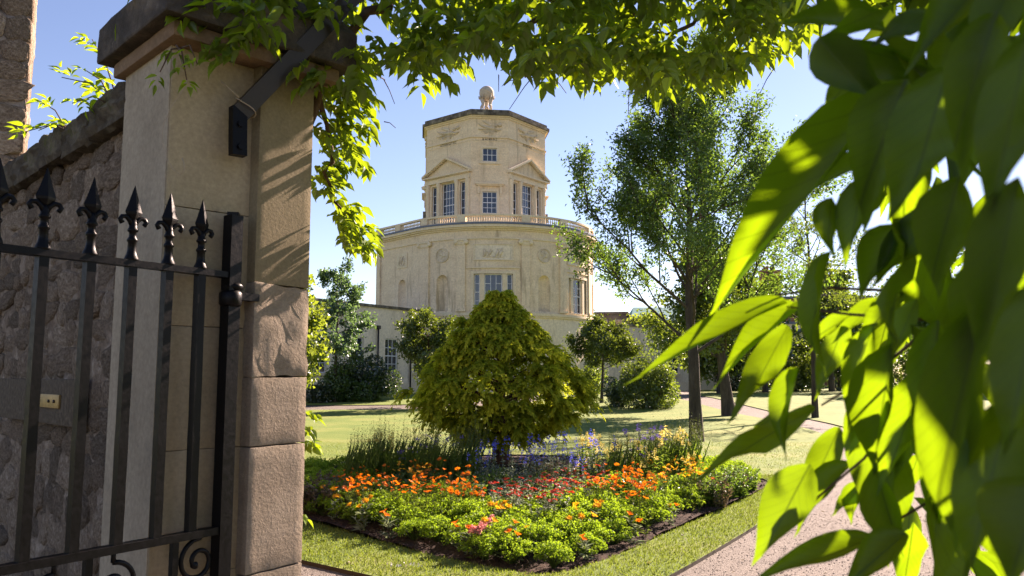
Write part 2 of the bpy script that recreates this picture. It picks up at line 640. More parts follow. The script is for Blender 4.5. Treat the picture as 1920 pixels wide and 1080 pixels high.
def smooth_loop(ps, it=2):
    for _ in range(it):
        q = []
        for i in range(len(ps)):
            a, b = ps[i], ps[(i + 1) % len(ps)]
            q.append((a[0] * .75 + b[0] * .25, a[1] * .75 + b[1] * .25))
            q.append((a[0] * .25 + b[0] * .75, a[1] * .25 + b[1] * .75))
        ps = q
    return ps


BED = smooth_loop([(-2.17, 9.16), (-1.09, 7.96), (-.65, 7.5), (-.03, 7.0), (.25, 6.85), (.5, 6.97), (1.15, 7.84), (1.6, 8.61), (2.24, 9.56), (3.46, 11.5),
                   (4.1, 12.8), (3.9, 13.8), (2.5, 15.6), (.8, 17.0), (-.8, 17.0), (-3, 15.5), (-4.6, 13), (-4.2, 11.6), (-3.2, 10.3)])
G1 = smooth_loop([(-12, 16.0), (-7, 11.4), (-1.88, 7.4), (-1.14, 6.82), (-.6, 6.42), (0, 6.05), (.45, 6.0), (.85, 6.2), (1.34, 6.88), (2.6, 8.9), (3.78, 10.88), (5.2, 13.2),
                  (7.4, 18), (8.9, 23), (9.5, 28), (9.7, 34), (9.4, 40), (9.0, 45), (10.2, 55), (13, 68), (16, 68), (13, 58), (10.9, 50), (11.3, 42), (11.6, 36), (11.2, 30),
                  (10.7, 26), (9.1, 18.5), (7.2, 13.5), (5.2, 9), (4.2, 5), (4.0, -6), (-14, -6), (-16, 8)], 2)
G2 = smooth_loop([(-40, 36.6), (-12, 36.6), (-3, 37.3), (0, 39), (2, 44), (2, 50), (0, 50), (-.3, 45), (-2, 41), (-5, 39.8), (-12, 39.4), (-40, 39.4)], 2)
LAWN_OUT = [(-60, -6.5), (60, -6.5), (60, 120), (-60, 120)]
gp = [(x, y) for x in range(-57, 60, 6) for y in range(-4, 118, 4)] + [(x + 1.3, y * .9) for x in range(-20, 24, 3) for y in range(30, 60)]
lv, lt = cdt_sheet(LAWN_OUT, [BED, G1, G2], gp, rise)
mb = MB()
mb.add(lv, lt)
o = mb.build('lawn', M_lawn)
tag(o, 'mown green lawn around the flower bed and paths', None, None, 'structure')
# turned edges of the lawn, a small step down to gravel and soil
mb = MB()
for poly, drop in ((BED, .09), (G1, .06), (G2, .06)):
    q = []
    for i in range(len(poly)):
        a, b = poly[i], poly[(i + 1) % len(poly)]
        za, zb = rise(*a), rise(*b)
        mb.add([(a[0], a[1], za), (b[0], b[1], zb), (b[0], b[1], zb - drop), (a[0], a[1], za - drop)], [(0, 1, 2, 3)])
o = mb.build('lawn_edge', M_edge)
o['kind'] = 'structure'
# base sheet to the horizon
mb = MB()
ys = [-600, -30, -7] + [i for i in range(0, 120, 4)] + [200, 600, 4000]
xs = [-4000, -300, -60, -20, 0, 20, 60, 300, 4000]
vs = [(x, y, rise(x, y) - .10) for y in ys for x in xs]
fs = [(j * len(xs) + i, j * len(xs) + i + 1, (j + 1) * len(xs) + i + 1, (j + 1) * len(xs) + i) for j in range(len(ys) - 1) for i in range(len(xs) - 1)]
mb.add(vs, fs)
o = mb.build('ground', M_base)
o['kind'] = 'structure'
for poly, nm in ((G1, 'gravel_path'), (G2, 'gravel_path')):
    v, t = cdt_sheet(poly, [], [(x, y) for x in range(-40, 20, 2) for y in range(-4, 66, 2) if inside((x, y), poly)], lambda x, y: rise(x, y) - .035)
    mb = MB()
    mb.add(v, t)
    o = mb.build(nm, M_gravel)
    o['kind'] = 'structure'


def soil_z(x, y):
    d = max(0, 1 - ((x / 4.6) ** 2 + ((y - 12) / 5.3) ** 2))
    return -.05 + .16 * d + .035 * noise.noise(Vector((x * 2.3, y * 2.3, 0))) + .02 * noise.noise(Vector((x * 9, y * 9, 3)))


v, t = cdt_sheet(BED, [], [(-4.6 + i * .14 + .05 * random.random(), 6.8 + j * .14 + .05 * random.random()) for i in range(66) for j in range(74)
                           if inside((-4.6 + i * .14, 6.8 + j * .14), BED)], soil_z)
mb = MB()
mb.add(v, t, True)
o = mb.build('bed_soil', M_soil)
o['kind'] = 'structure'
# clods and pebbles
def pebbles(name, mat, pts, smin, smax, label, cat):
    n = len(pts)
    tv = np.array([(1, 0, 0), (0, 1, 0), (-1, 0, 0), (0, -1, 0), (0, 0, 1), (0, 0, -1)], float)
    tt = np.array([(0, 1, 4), (1, 2, 4), (2, 3, 4), (3, 0, 4), (1, 0, 5), (2, 1, 5), (3, 2, 5), (0, 3, 5)])
    s = RNG.uniform(smin, smax, (n, 1, 1)) * RNG.uniform(.6, 1.3, (n, 1, 3))
    a = RNG.uniform(0, 6.28, n)
    V = tv[None] * s
    V = V + RNG.normal(size=V.shape) * smin * .25
    x = V[:, :, 0] * np.cos(a)[:, None] - V[:, :, 1] * np.sin(a)[:, None]
    y = V[:, :, 0] * np.sin(a)[:, None] + V[:, :, 1] * np.cos(a)[:, None]
    V = np.stack([x, y, V[:, :, 2] * .65], -1) + np.array(pts)[:, None, :]
    T = tt[None] + (np.arange(n) * 6)[:, None, None]
    o = mobj(name, tri_mesh(name, V.reshape(-1, 3), T.reshape(-1, 3), mat), None, 'stuff')
    tag(o, label, cat)
    return o


pp = []
while len(pp) < 9000:
    x, y = random.uniform(-2.6, 7), random.uniform(4.5, 16) if random.random() < .4 else random.uniform(4.8, 10)
    if inside((x, y), G1):
        pp.append((x, y, -.033))
pebbles('gravel', M_pebble, pp, .004, .0085, 'loose pinkish gravel strewn over the path', 'gravel')
pp = []
while len(pp) < 2600:
    x, y = random.uniform(-3.5, 4), random.uniform(6.9, 13)
    if inside((x, y), BED):
        pp.append((x, y, soil_z(x, y)))
pebbles('soil_clod', M_soil, pp, .010, .034, 'crumbs and clods of dark soil in the bed', 'soil')
# grass blades on the verge and near lawn
C, tint = [], []
while len(C) < 52000:
    if random.random() < .82:
        x, y = random.uniform(-3.2, 5.6), random.uniform(5.9, 13.5)
    else:
        x, y = random.uniform(-5, 9), random.uniform(9, 20)
    if inside((x, y), G1) or inside((x, y), BED):
        continue
    C.append((x, y, -.004))
    tint.append(.5 + .45 * noise.noise(Vector((x * 1.2, y * 1.2, 4))) + random.uniform(-.25, .25))
C = np.array(C)
D = rand_dirs(len(C)) * np.array([.75, .75, 0]) + np.array([0, 0, 1.0])
o = leaf_obj('grass', C, D, rand_dirs(len(C)), RNG.uniform(.018, .042, len(C)), .0030, LEAF_LO, M_blade, None, np.clip(tint, 0, 1))
tag(o, 'short mown grass blades along the verge of the bed', 'grass', None, 'stuff')
# fallen leaves
C = []
while len(C) < 260:
    x, y = random.uniform(-3, 7), random.uniform(5.5, 20)
    if inside((x, y), BED):
        continue
    C.append((x, y, -.02 if inside((x, y), G1) else .022))
C = np.array(C)
D = rand_dirs(len(C)) * np.array([1, 1, .25])
o = leaf_obj('fallen_leaves', C, D, rand_dirs(len(C)) * .35 + np.array([0, 0, 1.]), RNG.uniform(.025, .055, len(C)), RNG.uniform(.008, .016, len(C)), LEAF_MID, M_dry, None)
tag(o, 'a few dry fallen leaves scattered on grass and gravel', 'leaf litter', None, 'stuff')
# clover heads
C = np.array([(random.gauss(-.95, .10), random.gauss(7.12, .05), .012) for _ in range(22)] + [(random.gauss(.05, .16), random.gauss(6.45, .05), .012) for _ in range(16)])
o = leaf_obj('white_clover', C, np.tile([0, 0, 1.], (len(C), 1)) + .4 * rand_dirs(len(C)), rand_dirs(len(C)), .022, .011, LEAF_LO, M_white, None)
tag(o, 'tiny white clover heads dotted in the shaded grass verge', 'clover', None, 'stuff')


# ================================================================= wall building in (u, z, d) space
def pbox(mb, P, u0, u1, z0, z1, d0, d1, nu=1):
    vs, fs = [], []
    for i in range(nu + 1):
        u = u0 + (u1 - u0) * i / nu
        vs += [P(u, z0, d0), P(u, z0, d1), P(u, z1, d1), P(u, z1, d0)]
    for i in range(nu):
        a, b = 4 * i, 4 * i + 4
        for k in range(4):
            k2 = (k + 1) % 4
            fs.append((a + k, b + k, b + k2, a + k2))
    fs += [(0, 1, 2, 3), (4 * nu + 3, 4 * nu + 2, 4 * nu + 1, 4 * nu)]
    mb.add(vs, fs)


def pwall(mb, P, u0, u1, z0, z1, ops, nu=1, reveal=.25, nz=1):
    """ops: list of (u0,u1,z0,z1,arched)"""
    loops = []
    for (a, b, c, d_, arch) in ops:
        if arch:
            r = (b - a) / 2
            lp = [(a, c), (b, c)] + [(a + r + r * math.cos(math.pi * k / 10), d_ - r + r * math.sin(math.pi * k / 10)) for k in range(11)]
        else:
            lp = [(a, c), (b, c), (b, d_), (a, d_)]
        q = []
        for i in range(len(lp)):
            s, e = lp[i], lp[(i + 1) % len(lp)]
            m = max(1, int(abs(e[0] - s[0]) / .5))
            q += [(s[0] + (e[0] - s[0]) * k / m, s[1] + (e[1] - s[1]) * k / m) for k in range(m)]
        loops.append(q)
    outer = [(u0 + (u1 - u0) * i / nu, z0) for i in range(nu)] + [(u1, z0)] + [(u1 - (u1 - u0) * i / nu, z1) for i in range(nu)] + [(u0, z1)]
    gpts = [(u0 + (u1 - u0) * i / nu, z0 + (z1 - z0) * j / max(nz, 1)) for i in range(1, nu) for j in range(1, nz)]
    v, t = cdt_sheet(outer, loops, gpts, lambda a, b: 0)
    mb.add([P(p[0], p[1], 0) for p in v], t)
    for lp in loops:
        for i in range(len(lp)):
            s, e = lp[i], lp[(i + 1) % len(lp)]
            mb.add([P(s[0], s[1], 0), P(e[0], e[1], 0), P(e[0], e[1], -reveal), P(s[0], s[1], -reveal)], [(0, 1, 2, 3)])


def niche(mb, P, uc, w, z0, z1):
    r = w / 2
    n, vs, fs = 10, [], []
    rows = [(z0, 1), (z1 - r, 1)] + [(z1 - r + r * math.sin(math.pi / 2 * k / 6), math.cos(math.pi / 2 * k / 6)) for k in range(1, 7)]
    for z, s in rows:
        for k in range(n + 1):
            a = math.pi * k / n
            vs.append(P(uc - r * s * math.cos(a), z, -r * .8 * s * math.sin(a)))
    for j in range(len(rows) - 1):
        for k in range(n):
            fs.append((j * (n + 1) + k, j * (n + 1) + k + 1, (j + 1) * (n + 1) + k + 1, (j + 1) * (n + 1) + k))
    mb.add(vs, fs, True)
    mb.add([P(uc - r * math.cos(math.pi * k / n), z0, -r * .8 * math.sin(math.pi * k / n)) for k in range(n + 1)], [tuple(range(n + 1))])


def sash(P, u0, u1, z0, z1, nx, nz, d, parent, fr=.06, bar=.03, white=M_white):
    """white sash window with glazing bars; panes are sub-parts"""
    mb = MB()
    pbox(mb, P, u0, u0 + fr, z0, z1, d - .05, d + .04)
    pbox(mb, P, u1 - fr, u1, z0, z1, d - .05, d + .04)
    pbox(mb, P, u0 + fr, u1 - fr, z0, z0 + fr, d - .05, d + .037)
    pbox(mb, P, u0 + fr, u1 - fr, z1 - fr, z1, d - .05, d + .037)
    a0, a1, b0, b1 = u0 + fr, u1 - fr, z0 + fr, z1 - fr
    for i in range(1, nx):
        u = a0 + (a1 - a0) * i / nx
        pbox(mb, P, u - bar / 2, u + bar / 2, b0, b1, d - .03, d + .02)
    for j in range(1, nz):
        z = b0 + (b1 - b0) * j / nz
        k = 1.6 if (nz >= 4 and j == nz // 2) else 1
        pbox(mb, P, a0, a1, z - bar * k / 2, z + bar * k / 2, d - .028, d + .017 * k)
    w = mb.build('window', white, parent)
    for i in range(nx):
        for j in range(nz):
            mb = MB()
            pbox(mb, P, a0 + (a1 - a0) * i / nx, a0 + (a1 - a0) * (i + 1) / nx - .002, b0 + (b1 - b0) * j / nz, b0 + (b1 - b0) * (j + 1) / nz - .002, d - .012, d)
            mb.build('pane', M_glass, w)
    return w


def pmap(mb, P, u, z, d=0):
    """move a local (u, d, z) shape onto a mapped wall"""
    mb.v = [tuple(P(u + p[0], z + p[2], d + p[1])) for p in mb.v]
    return mb


def rot2(a):
    return Matrix.Rotation(a, 3, 'Y')


def flying_figure(w, h, seed, flip=1):
    """low relief: a winged figure in flight with drapery"""
    rg = random.Random(seed)
    m = MB()
    e = lambda x, z, rx, rz, a=0, t=.07: m.ellip((x * flip * w, .01, z * h), (rx * w, t * 1.9, rz * h), rot2(a * flip), 10, 6)
    e(.02, .0, .20, .13, .15)          # torso
    e(-.16, .05, .15, .10, .3)
    e(.22, .17, .065, .11, 0, .10)     # head
    e(.20, -.05, .17, .05, .45)        # arm
    e(.34, -.12, .10, .05, -.2)
    e(.38, .24, .10, .13, 0, .08)      # what it carries
    e(.36, .20, .06, .09, .6, .10)
    e(-.30, .10, .18, .055, .35)       # thighs, legs
    e(-.42, .20, .10, .045, .6)
    e(-.28, -.08, .20, .05, -.1)
    e(-.44, -.10, .09, .04, .25)
    for k in range(5):                 # wing
        e(-.02 - .06 * k, .24 + .05 * k, .045, .20 - .015 * k, -.5 - .16 * k, .045)
    for k in range(4):                 # drapery
        pts = [((-.38 + .2 * t_ + .03 * k) * flip * w, .02, (-.30 + .07 * k + .12 * math.sin(5 * t_ + k)) * h) for t_ in np.linspace(0, 3, 9)]
        m.tube(pts, [.02, .03, .035, .04, .045, .04, .035, .03, .02], 6)
    return m


def group_figures(w, h, seed, n=4):
    rg = random.Random(seed)
    m = MB()
    for k in range(n):
        x = (-.4 + .8 * (k + .5) / n) * w + rg.uniform(-.04, .04) * w
        s = h * rg.uniform(.36, .46)
        lean = rg.uniform(-.5, .5)
        m.ellip((x, .01, -.05 * h), (.06 * w, .10, s * .62), rot2(lean), 8, 6)
        m.ellip((x + lean * s * .5, .015, s * .55), (.034 * w, .055, h * .085), None, 8, 6)
        m.ellip((x + .05 * w, .01, .05 * h), (.07 * w, .035, h * .05), rot2(rg.uniform(-1, 1)), 8, 5)
        m.ellip((x - .04 * w, .01, -.28 * h), (.05 * w, .04, h * .10), rot2(rg.uniform(-.8, .8)), 8, 5)
    m.ellip((0, .0, -.38 * h), (.42 * w, .03, .06 * h), None, 10, 5)
    return m


def medallion(r, seed):
    rg = random.Random(seed)
    m = MB()
    n = 28
    ring = lambda rad, d: [(rad * math.cos(2 * math.pi * k / n), d, rad * math.sin(2 * math.pi * k / n)) for k in range(n)]
    loops = [ring(r, 0), ring(r, .06), ring(r * .9, .07), ring(r * .86, .02), ring(.01, .02)]
    vs = [p for lp in loops for p in lp]
    fs = [(j * n + k, j * n + (k + 1) % n, (j + 1) * n + (k + 1) % n, (j + 1) * n + k) for j in range(4) for k in range(n)]
    m.add(vs, fs)
    for k in range(9):
        a, q = rg.uniform(0, 6.28), r * rg.uniform(.1, .55)
        m.ellip((q * math.cos(a), .02, q * math.sin(a)), (r * rg.uniform(.08, .3), .05, r * rg.uniform(.08, .26)), rot2(rg.uniform(0, 3)), 8, 5)
    return m


# ================================================================= OBSERVATORY
OBS_A = R(6.4)
OBS = empty('observatory', (-1.464, 61, 0), OBS_A, 'honey coloured stone observatory with bowed front and octagonal carved tower', 'building')
RB = 7.6
PHI_L = R(-41)
BOFF = R(4.8)                              # the bow faces a little left of the tower's front
UL = RB * PHI_L
DL = Vector((-.596, .803))
NL = Vector((-.803, -.596))
PL0 = Vector((RB * math.sin(PHI_L - BOFF), -RB * math.cos(PHI_L - BOFF)))


def PB(u, z, d):
    if u < UL:
        t = UL - u
        k = min(1, t / .01)
        n = NL
        p = PL0 + DL * t + n * d
        return Vector((p.x, p.y, z))
    a = u / RB - BOFF
    return Vector(((RB + d) * math.sin(a), -(RB + d) * math.cos(a), z))


ua = lambda deg: RB * R(deg)
LS = 5.5                                   # straight left side
U0, U1 = UL - LS, ua(128)
ZB0, ZB1, ZP0, ZP1 = 0.2, 5.72, 5.72, 11.45
NU = 70
mb = MB()
pwall(mb, PB, U0, U1, ZB0, 5.80, [(ua(64.5), ua(78.5), 1.2, 5.1, True)], NU, .3, 3)
niche(mb, PB, ua(71.5), ua(14), 1.2, 5.1)
mb.build('lower_wall', M_render, OBS)
mb = MB()
WIN = [(-10.0, 10.0), (43.6, 62.4)]
ops = [(ua(a), ua(b), 5.95, 8.43, False) for a, b in WIN]
NICH = [ua(-27.3), ua(27.3), ua(79.5), UL - 2.3]
ops += [(c - .46, c + .46, 5.95, 8.43, True) for c in NICH]
pwall(mb, PB, U0, U1, 5.80, 11.5, ops, NU, .32, 4)
for c in NICH:
    niche(mb, PB, c, .92, 5.95, 8.43)
mb.build('upper_wall', M_ash, OBS)
# backs and roof so that no light leaks through
mb = MB()
top = [PB(U0 + (U1 - U0) * i / 60, 0, -.35) for i in range(61)]
n0 = len(top)
back = [Vector((4.5, 12.0, 0)), Vector((-9.5, 12.0, 0))]
ring = top + back
mb.add([(p.x, p.y, 11.75) for p in ring], [tuple(range(len(ring)))])
mb.add([(p.x, p.y, .2) for p in (top[-1], back[0], back[1], top[0])] + [(p.x, p.y, 11.75) for p in (top[-1], back[0], back[1], top[0])], [(0, 1, 5, 4), (1, 2, 6, 5), (2, 3, 7, 6)])
mb.build('roof', M_lead, OBS)
# mouldings
mb = MB()
pbox(mb, PB, U0, U1, 5.50, 5.62, -.1, .10, NU)
pbox(mb, PB, U0, U1, 5.62, 5.80, -.1, .17, NU)
pbox(mb, PB, U0, U1, 5.80, 5.88, -.1, .06, NU)
mb.build('string_course', M_trim, OBS)
mb = MB()
pbox(mb, PB, U0, U1, 10.80, 10.88, -.1, .07, NU)
pbox(mb, PB, U0, U1, 11.40, 11.50, -.1, .10, NU)
pbox(mb, PB, U0, U1, 11.50, 11.60, -.1, .24, NU)
pbox(mb, PB, U0, U1, 11.60, 11.77, -.1, .36, NU)
mb.build('cornice', M_trim, OBS)
mb = MB()
pbox(mb, PB, U0, U1, 11.77, 11.90, -.3, .40, NU)
mb.build('gutter', M_lead, OBS)
# pilasters with scrolled capitals
PIL = [(-16.6, .30), (16.6, .30), (-38.5, .42), (39.3, .30), (67.0, .30), (92, .30)]
for deg, hw in PIL:
    u = ua(deg)
    mb = MB()
    pbox(mb, PB, u - hw, u + hw, 6.12, 10.42, -.1, .12, 3)
    pbox(mb, PB, u - hw - .06, u + hw + .06, 5.88, 6.04, -.1, .20, 3)
    pbox(mb, PB, u - hw - .03, u + hw + .03, 6.04, 6.12, -.1, .16, 3)
    p = mb.build('pilaster', M_ash, OBS)
    mb = MB()
    pbox(mb, PB, u - hw - .03, u + hw + .03, 10.42, 10.50, -.1, .17, 3)
    pbox(mb, PB, u - hw - .14, u + hw + .14, 10.68, 10.80, -.1, .24, 3)
    pbox(mb, PB, u - hw, u + hw, 10.50, 10.68, -.1, .18, 3)
    for s in (-1, 1):
        k = MB()
        k.lathe([(.04, 0), (.16, .0), (.16, .14), (.10, .18), (.03, .19)], 12, (0, 0, 0), Matrix.Rotation(-math.pi / 2, 4, 'X'))
        pmap(k, PB, u + s * (hw + .06), 10.60, .06)
        mb.add(k.v, k.f, True)
    mb.build('capital', M_trim, p)
mb = MB()
pbox(mb, PB, U0, U0 + .5, 5.88, 10.80, -.1, .10)
mb.build('pilaster', M_ash, OBS)
# bays: windows, panels
for i, (a, b) in enumerate(WIN):
    c, hw = ua((a + b) / 2), ua(b - a) / 2
    mb = MB()                                    # mullions and architrave
    for s in (-1, 1):
        x = c + s * .775
        pbox(mb, PB, x - .15, x + .15, 5.95, 8.43, -.30, -.02, 1)
        pbox(mb, PB, x - .17, x + .17, 8.25, 8.40, -.30, .0, 1)
        pbox(mb, PB, c + s * (hw + .10) - .10, c + s * (hw + .10) + .10, 5.89, 8.43, -.1, .05, 1)
    pbox(mb, PB, c - hw - .2, c + hw + .2, 8.43, 8.60, -.1, .06, 4)
    pbox(mb, PB, c - hw - .2, c + hw + .2, 5.89, 5.95, -.32, .10, 4)
    mb.build('mullion', M_trim, OBS)
    sash(PB, c - .62, c + .62, 5.97, 8.42, 3, 4, -.22, OBS)
    sash(PB, c - hw + .01, c - .93, 5.97, 8.42, 1, 4, -.22, OBS)
    sash(PB, c + .93, c + hw - .01, 5.97, 8.42, 1, 4, -.22, OBS)
    mb = MB()                                    # string and panel frame
    pbox(mb, PB, c - hw - .5, c + hw + .5, 8.80, 8.88, -.1, .08, 5)
    p0, p1, q0, q1 = c - 1.3, c + 1.3, 9.40, 10.40
    pbox(mb, PB, p0 - .07, p1 + .07, q1, q1 + .07, -.1, .07, 4)
    pbox(mb, PB, p0 - .07, p1 + .07, q0 - .07, q0, -.1, .07, 4)
    pbox(mb, PB, p0 - .07, p0, q0, q1, -.1, .068)
    pbox(mb, PB, p1, p1 + .07, q0, q1, -.1, .068)
    mb.build('panel_frame', M_trim, OBS)
    mb = MB()
    pbox(mb, PB, p0, p1, q0, q1, -.1, .02, 5)
    pn = mb.build('relief_panel', M_render, OBS)
    g = pmap(group_figures(1.8, .85, 3 + i, 4), PB, c, 9.88, .02)
    g.build('carved_figure', M_relief, pn)
for c in (ua(-27.3), ua(27.3), ua(79.5)):
    pmap(medallion(.50, int(c * 10)), PB, c, 9.78, 0).build('medallion', M_relief, OBS)
c = UL - 2.3
mb = MB()
pbox(mb, PB, c - .62, c + .62, 9.25, 10.3, -.1, .05)
pn = mb.build('relief_panel', M_trim, OBS)
pmap(group_figures(1.1, .9, 20, 3), PB, c, 9.78, .05).build('carved_figure', M_relief, pn)
# balustrade
mb = MB()
pbox(mb, PB, U0, U1, 11.90, 11.99, -.12, .14, NU)
mb.build('balustrade_plinth', M_trim, OBS)
mb = MB()
pbox(mb, PB, U0, U1, 12.37, 12.50, -.12, .14, NU)
mb.build('balustrade_rail', M_trim, OBS)
PED = [U0 + .25, UL - 2.75, ua(-38.5), ua(-16.6), ua(16.6), ua(39.3), ua(67), ua(92), ua(115)]
for u in PED:
    mb = MB()
    pbox(mb, PB, u - .30, u + .30, 11.99, 12.372, -.15, .17, 2)
    mb.build('pedestal', M_trim, OBS)
mb = MB()
mb.lathe([(.045, 0), (.045, .03), (.028, .05), (.05, .13), (.056, .18), (.03, .28), (.028, .33), (.045, .35), (.045, .38)], 7)
bal0 = mb.build('baluster', M_trim, OBS)
first = True
for a, b in zip(PED, PED[1:]):
    n = int((b - a - .6) / .165)
    for k in range(n):
        u = a + .30 + (b - a - .6) * (k + .5) / n
        q = PB(u, 11.99, 0.0)
        if first:
            bo, first = bal0, False
        else:
            bo = bal0.copy()
            COL.objects.link(bo)
        bo.location = q
# ---- octagonal tower
OC = Vector((-.30, 4.5))
NH, EX = 1.45, 4.87
oct_pts = [(-NH, -EX), (NH, -EX), (EX, -NH), (EX, NH), (NH, EX), (-NH, EX), (-EX, NH), (-EX, -NH)]
oct_pts = [Vector(p) + OC for p in oct_pts]


def face(k):
    a, b = oct_pts[k], oct_pts[(k + 1) % 8]
    t = (b - a).normalized()
    n = Vector((t.y, -t.x))
    c = (a + b) / 2
    return (lambda u, z, d: Vector((c.x + t.x * u + n.x * d, c.y + t.y * u + n.y * d, z))), (b - a).length / 2


def oct_ring(mb, z0, z1, d):
    k = 1 + d / EX
    vs = [((p - OC) * k + OC) for p in oct_pts]
    # offset along normals evenly enough at these sizes
    mb.add([(p.x, p.y, z0) for p in vs] + [(p.x, p.y, z1) for p in vs],
           [(i, (i + 1) % 8, 8 + (i + 1) % 8, 8 + i) for i in range(8)] + [tuple(range(8))[::-1], tuple(range(8, 16))])


ZT0, ZT1 = 11.7, 21.62
zp = 17.35                                    # springing of the pediments
for k in range(8):
    P, hw = face(k)
    mb = MB()
    if k % 2 == 0:
        pwall(mb, P, -hw, hw, ZT0, ZT1, [(-.56, .56, 14.02, 15.72, False), (-.56, .56, 18.12, 19.16, False)], 1, .2)
        sash(P, -.56, .56, 14.02, 15.72, 3, 4, -.12, OBS, .05, .035)
        sash(P, -.56, .56, 18.12, 19.16, 3, 2, -.12, OBS, .05, .035)
    else:
        f = [.13, .24, .36, .64, .76, .87]
        uu = [-hw + 2 * hw * x for x in f]
        o3 = [(uu[0], uu[1], 13.2, 16.62, False), (uu[2], uu[3], 13.2, 16.72, False), (uu[4], uu[5], 13.2, 16.62, False)]
        pwall(mb, P, -hw, hw, ZT0, ZT1, o3, 1, .3)
        for (a, b, c, d_, _), nx in zip(o3, (1, 4, 1)):
            sash(P, a, b, c, d_, nx, 6 if nx == 4 else 5, -.22, OBS, .05, .035)
    mb.build('tower_face', M_ash, OBS)
    mb = MB()
    if k % 2 == 0:
        for (z0, z1) in ((18.12, 19.16),):
            pbox(mb, P, -.74, -.56, z0 - .1, z1 + .16, -.05, .06)
            pbox(mb, P, .56, .74, z0 - .1, z1 + .16, -.05, .06)
            pbox(mb, P, -.56, .56, z1, z1 + .155, -.05, .058)
            pbox(mb, P, -.82, .82, z0 - .22, z0 - .08, -.05, .12)
        pbox(mb, P, -.74, -.56, 13.0, 15.90, -.05, .06)
        pbox(mb, P, .56, .74, 13.0, 15.90, -.05, .06)
        pbox(mb, P, -.56, .56, 15.72, 15.895, -.05, .058)
        for s in (-1, 1):
            pbox(mb, P, s * .86 - .09, s * .86 + .09, 15.55, 16.15, -.05, .14)
            pbox(mb, P, s * .86 - .06, s * .86 + .06, 15.35, 15.55, -.05, .08)
        pbox(mb, P, -1.05, 1.05, 16.15, 16.25, -.05, .24)
        pbox(mb, P, -1.12, 1.12, 16.25, 16.36, -.05, .34)
        mb.build('architrave', M_trim, OBS)
    else:
        # columns
        for x in (.06, .30, .70, .94):
            u = -hw + 2 * hw * x
            cm = MB()
            cm.lathe([(.21, 0), (.21, .12), (.17, .18), (.165, 1.4), (.14, 3.15), (.16, 3.2), (.15, 3.26), (.2, 3.45), (.24, 3.58), (.24, 3.68)], 10)
            cm.v = [tuple(P(u + p[0], 13.1 + p[2], .02 + p[1])) for p in cm.v]
            cm.build('column', M_trim, OBS)
        # entablature and pediment
        pbox(mb, P, -hw, hw, 16.78, 16.98, -.1, .22)
        pbox(mb, P, -hw, hw, 16.98, 17.18, -.1, .18)
        pbox(mb, P, -hw - .12, hw + .12, 17.24, zp, -.1, .40)
        n = 26
        for i in range(n):
            u = -hw + 2 * hw * (i + .5) / n
            pbox(mb, P, u - .05, u + .05, 17.18, 17.24, -.05, .32)
        mb.build('entablature', M_trim, OBS)
        ap = zp + 1.28
        mb = MB()
        e0, e1 = -hw - .12, hw + .12
        mb.add([P(e0, zp, .08), P(e1, zp, .08), P(0, ap - .1, .08)], [(0, 1, 2)])
        pd = mb.build('pediment', M_ash, OBS)
        for s in (-1, 1):
            mb = MB()
            a, b = (s * (hw + .14), zp), (0, ap)
            th = .15
            q = [(a[0], a[1]), (b[0], b[1]), (b[0], b[1] + th), (a[0], a[1] + th)]
            vs = [P(x, z, d) for d in (-.05, .42) for x, z in q]
            mb.add(vs, [(0, 1, 2, 3), (7, 6, 5, 4), (0, 4, 5, 1), (1, 5, 6, 2), (2, 6, 7, 3), (3, 7, 4, 0)])
            for i in range(14):
                t_ = (i + .5) / 14
                x, z = a[0] * (1 - t_), a[1] + (ap - zp) * t_
                pbox(mb, P, x - .06, x + .06, z - .07, z + .02, .0, .34)
            mb.build('raking_cornice', M_trim, pd)
    if k in (7, 0, 1, 6, 2):
        w = 1.9 if k % 2 == 0 else 2.6
        pmap(flying_figure(w, 1.15, k, 1 if k != 1 else -1), P, .05, 20.75, 0).build('carved_figure', M_relief, OBS)
mb = MB()
oct_ring(mb, 19.98, 20.06, .10)
oct_ring(mb, 19.72, 19.76, .035)
mb.build('string_course', M_trim, OBS)
mb = MB()
oct_ring(mb, 21.50, 21.62, .10)
oct_ring(mb, 21.62, 21.72, .22)
mb.build('tower_cornice', M_trim, OBS)
mb = MB()
oct_ring(mb, 21.72, 21.92, .36)
oct_ring(mb, 21.92, 22.20, .16)
mb.build('tower_parapet', M_weather, OBS)
mb = MB()
mb.lathe([(4.7, 0), (1.3, 1.12), (1.2, 1.22)], 8, (OC.x, OC.y, 22.1), None, False)
mb.build('tower_roof', M_lead, OBS)
for sx in (-1, 1):
    mb = MB()
    mb.box((OC.x + sx * (EX + .1) - .14, OC.y - 1.2, 14.1), (OC.x + sx * (EX + .1) + .14, OC.y - .8, 14.8))
    mb.build('bracket', M_weather, OBS)


def lettering(txt, P, u, z, h):
    cu = bpy.data.curves.new('lettering', 'FONT')
    cu.body = txt
    cu.size = h * 1.35
    cu.align_x = 'CENTER'
    cu.extrude = .008
    cu.space_character = 1.25
    cu.resolution_u = 2
    t = bpy.data.objects.new('lettering', cu)
    COL.objects.link(t)
    me = bpy.data.meshes.new_from_object(t)
    bpy.data.objects.remove(t)
    for v in me.vertices:
        v.co = P(u + v.co.x, z + v.co.y, .012 + v.co.z)
    me.materials.clear()
    me.materials.append(M_letter)
    mobj('lettering', me, OBS)


lettering('\u039a\u0391\u0399\u039a\u0399\u0391\u03a3', face(0)[0], 0, 19.78, .19)
lettering('\u0391\u03a0\u0397\u039b\u0399\u03a9\u03a4\u0397\u03a3', face(7)[0], 0, 19.78, .19)
lettering('\u0392\u039f\u03a1\u0395\u0391\u03a3', face(1)[0], 0, 19.78, .19)
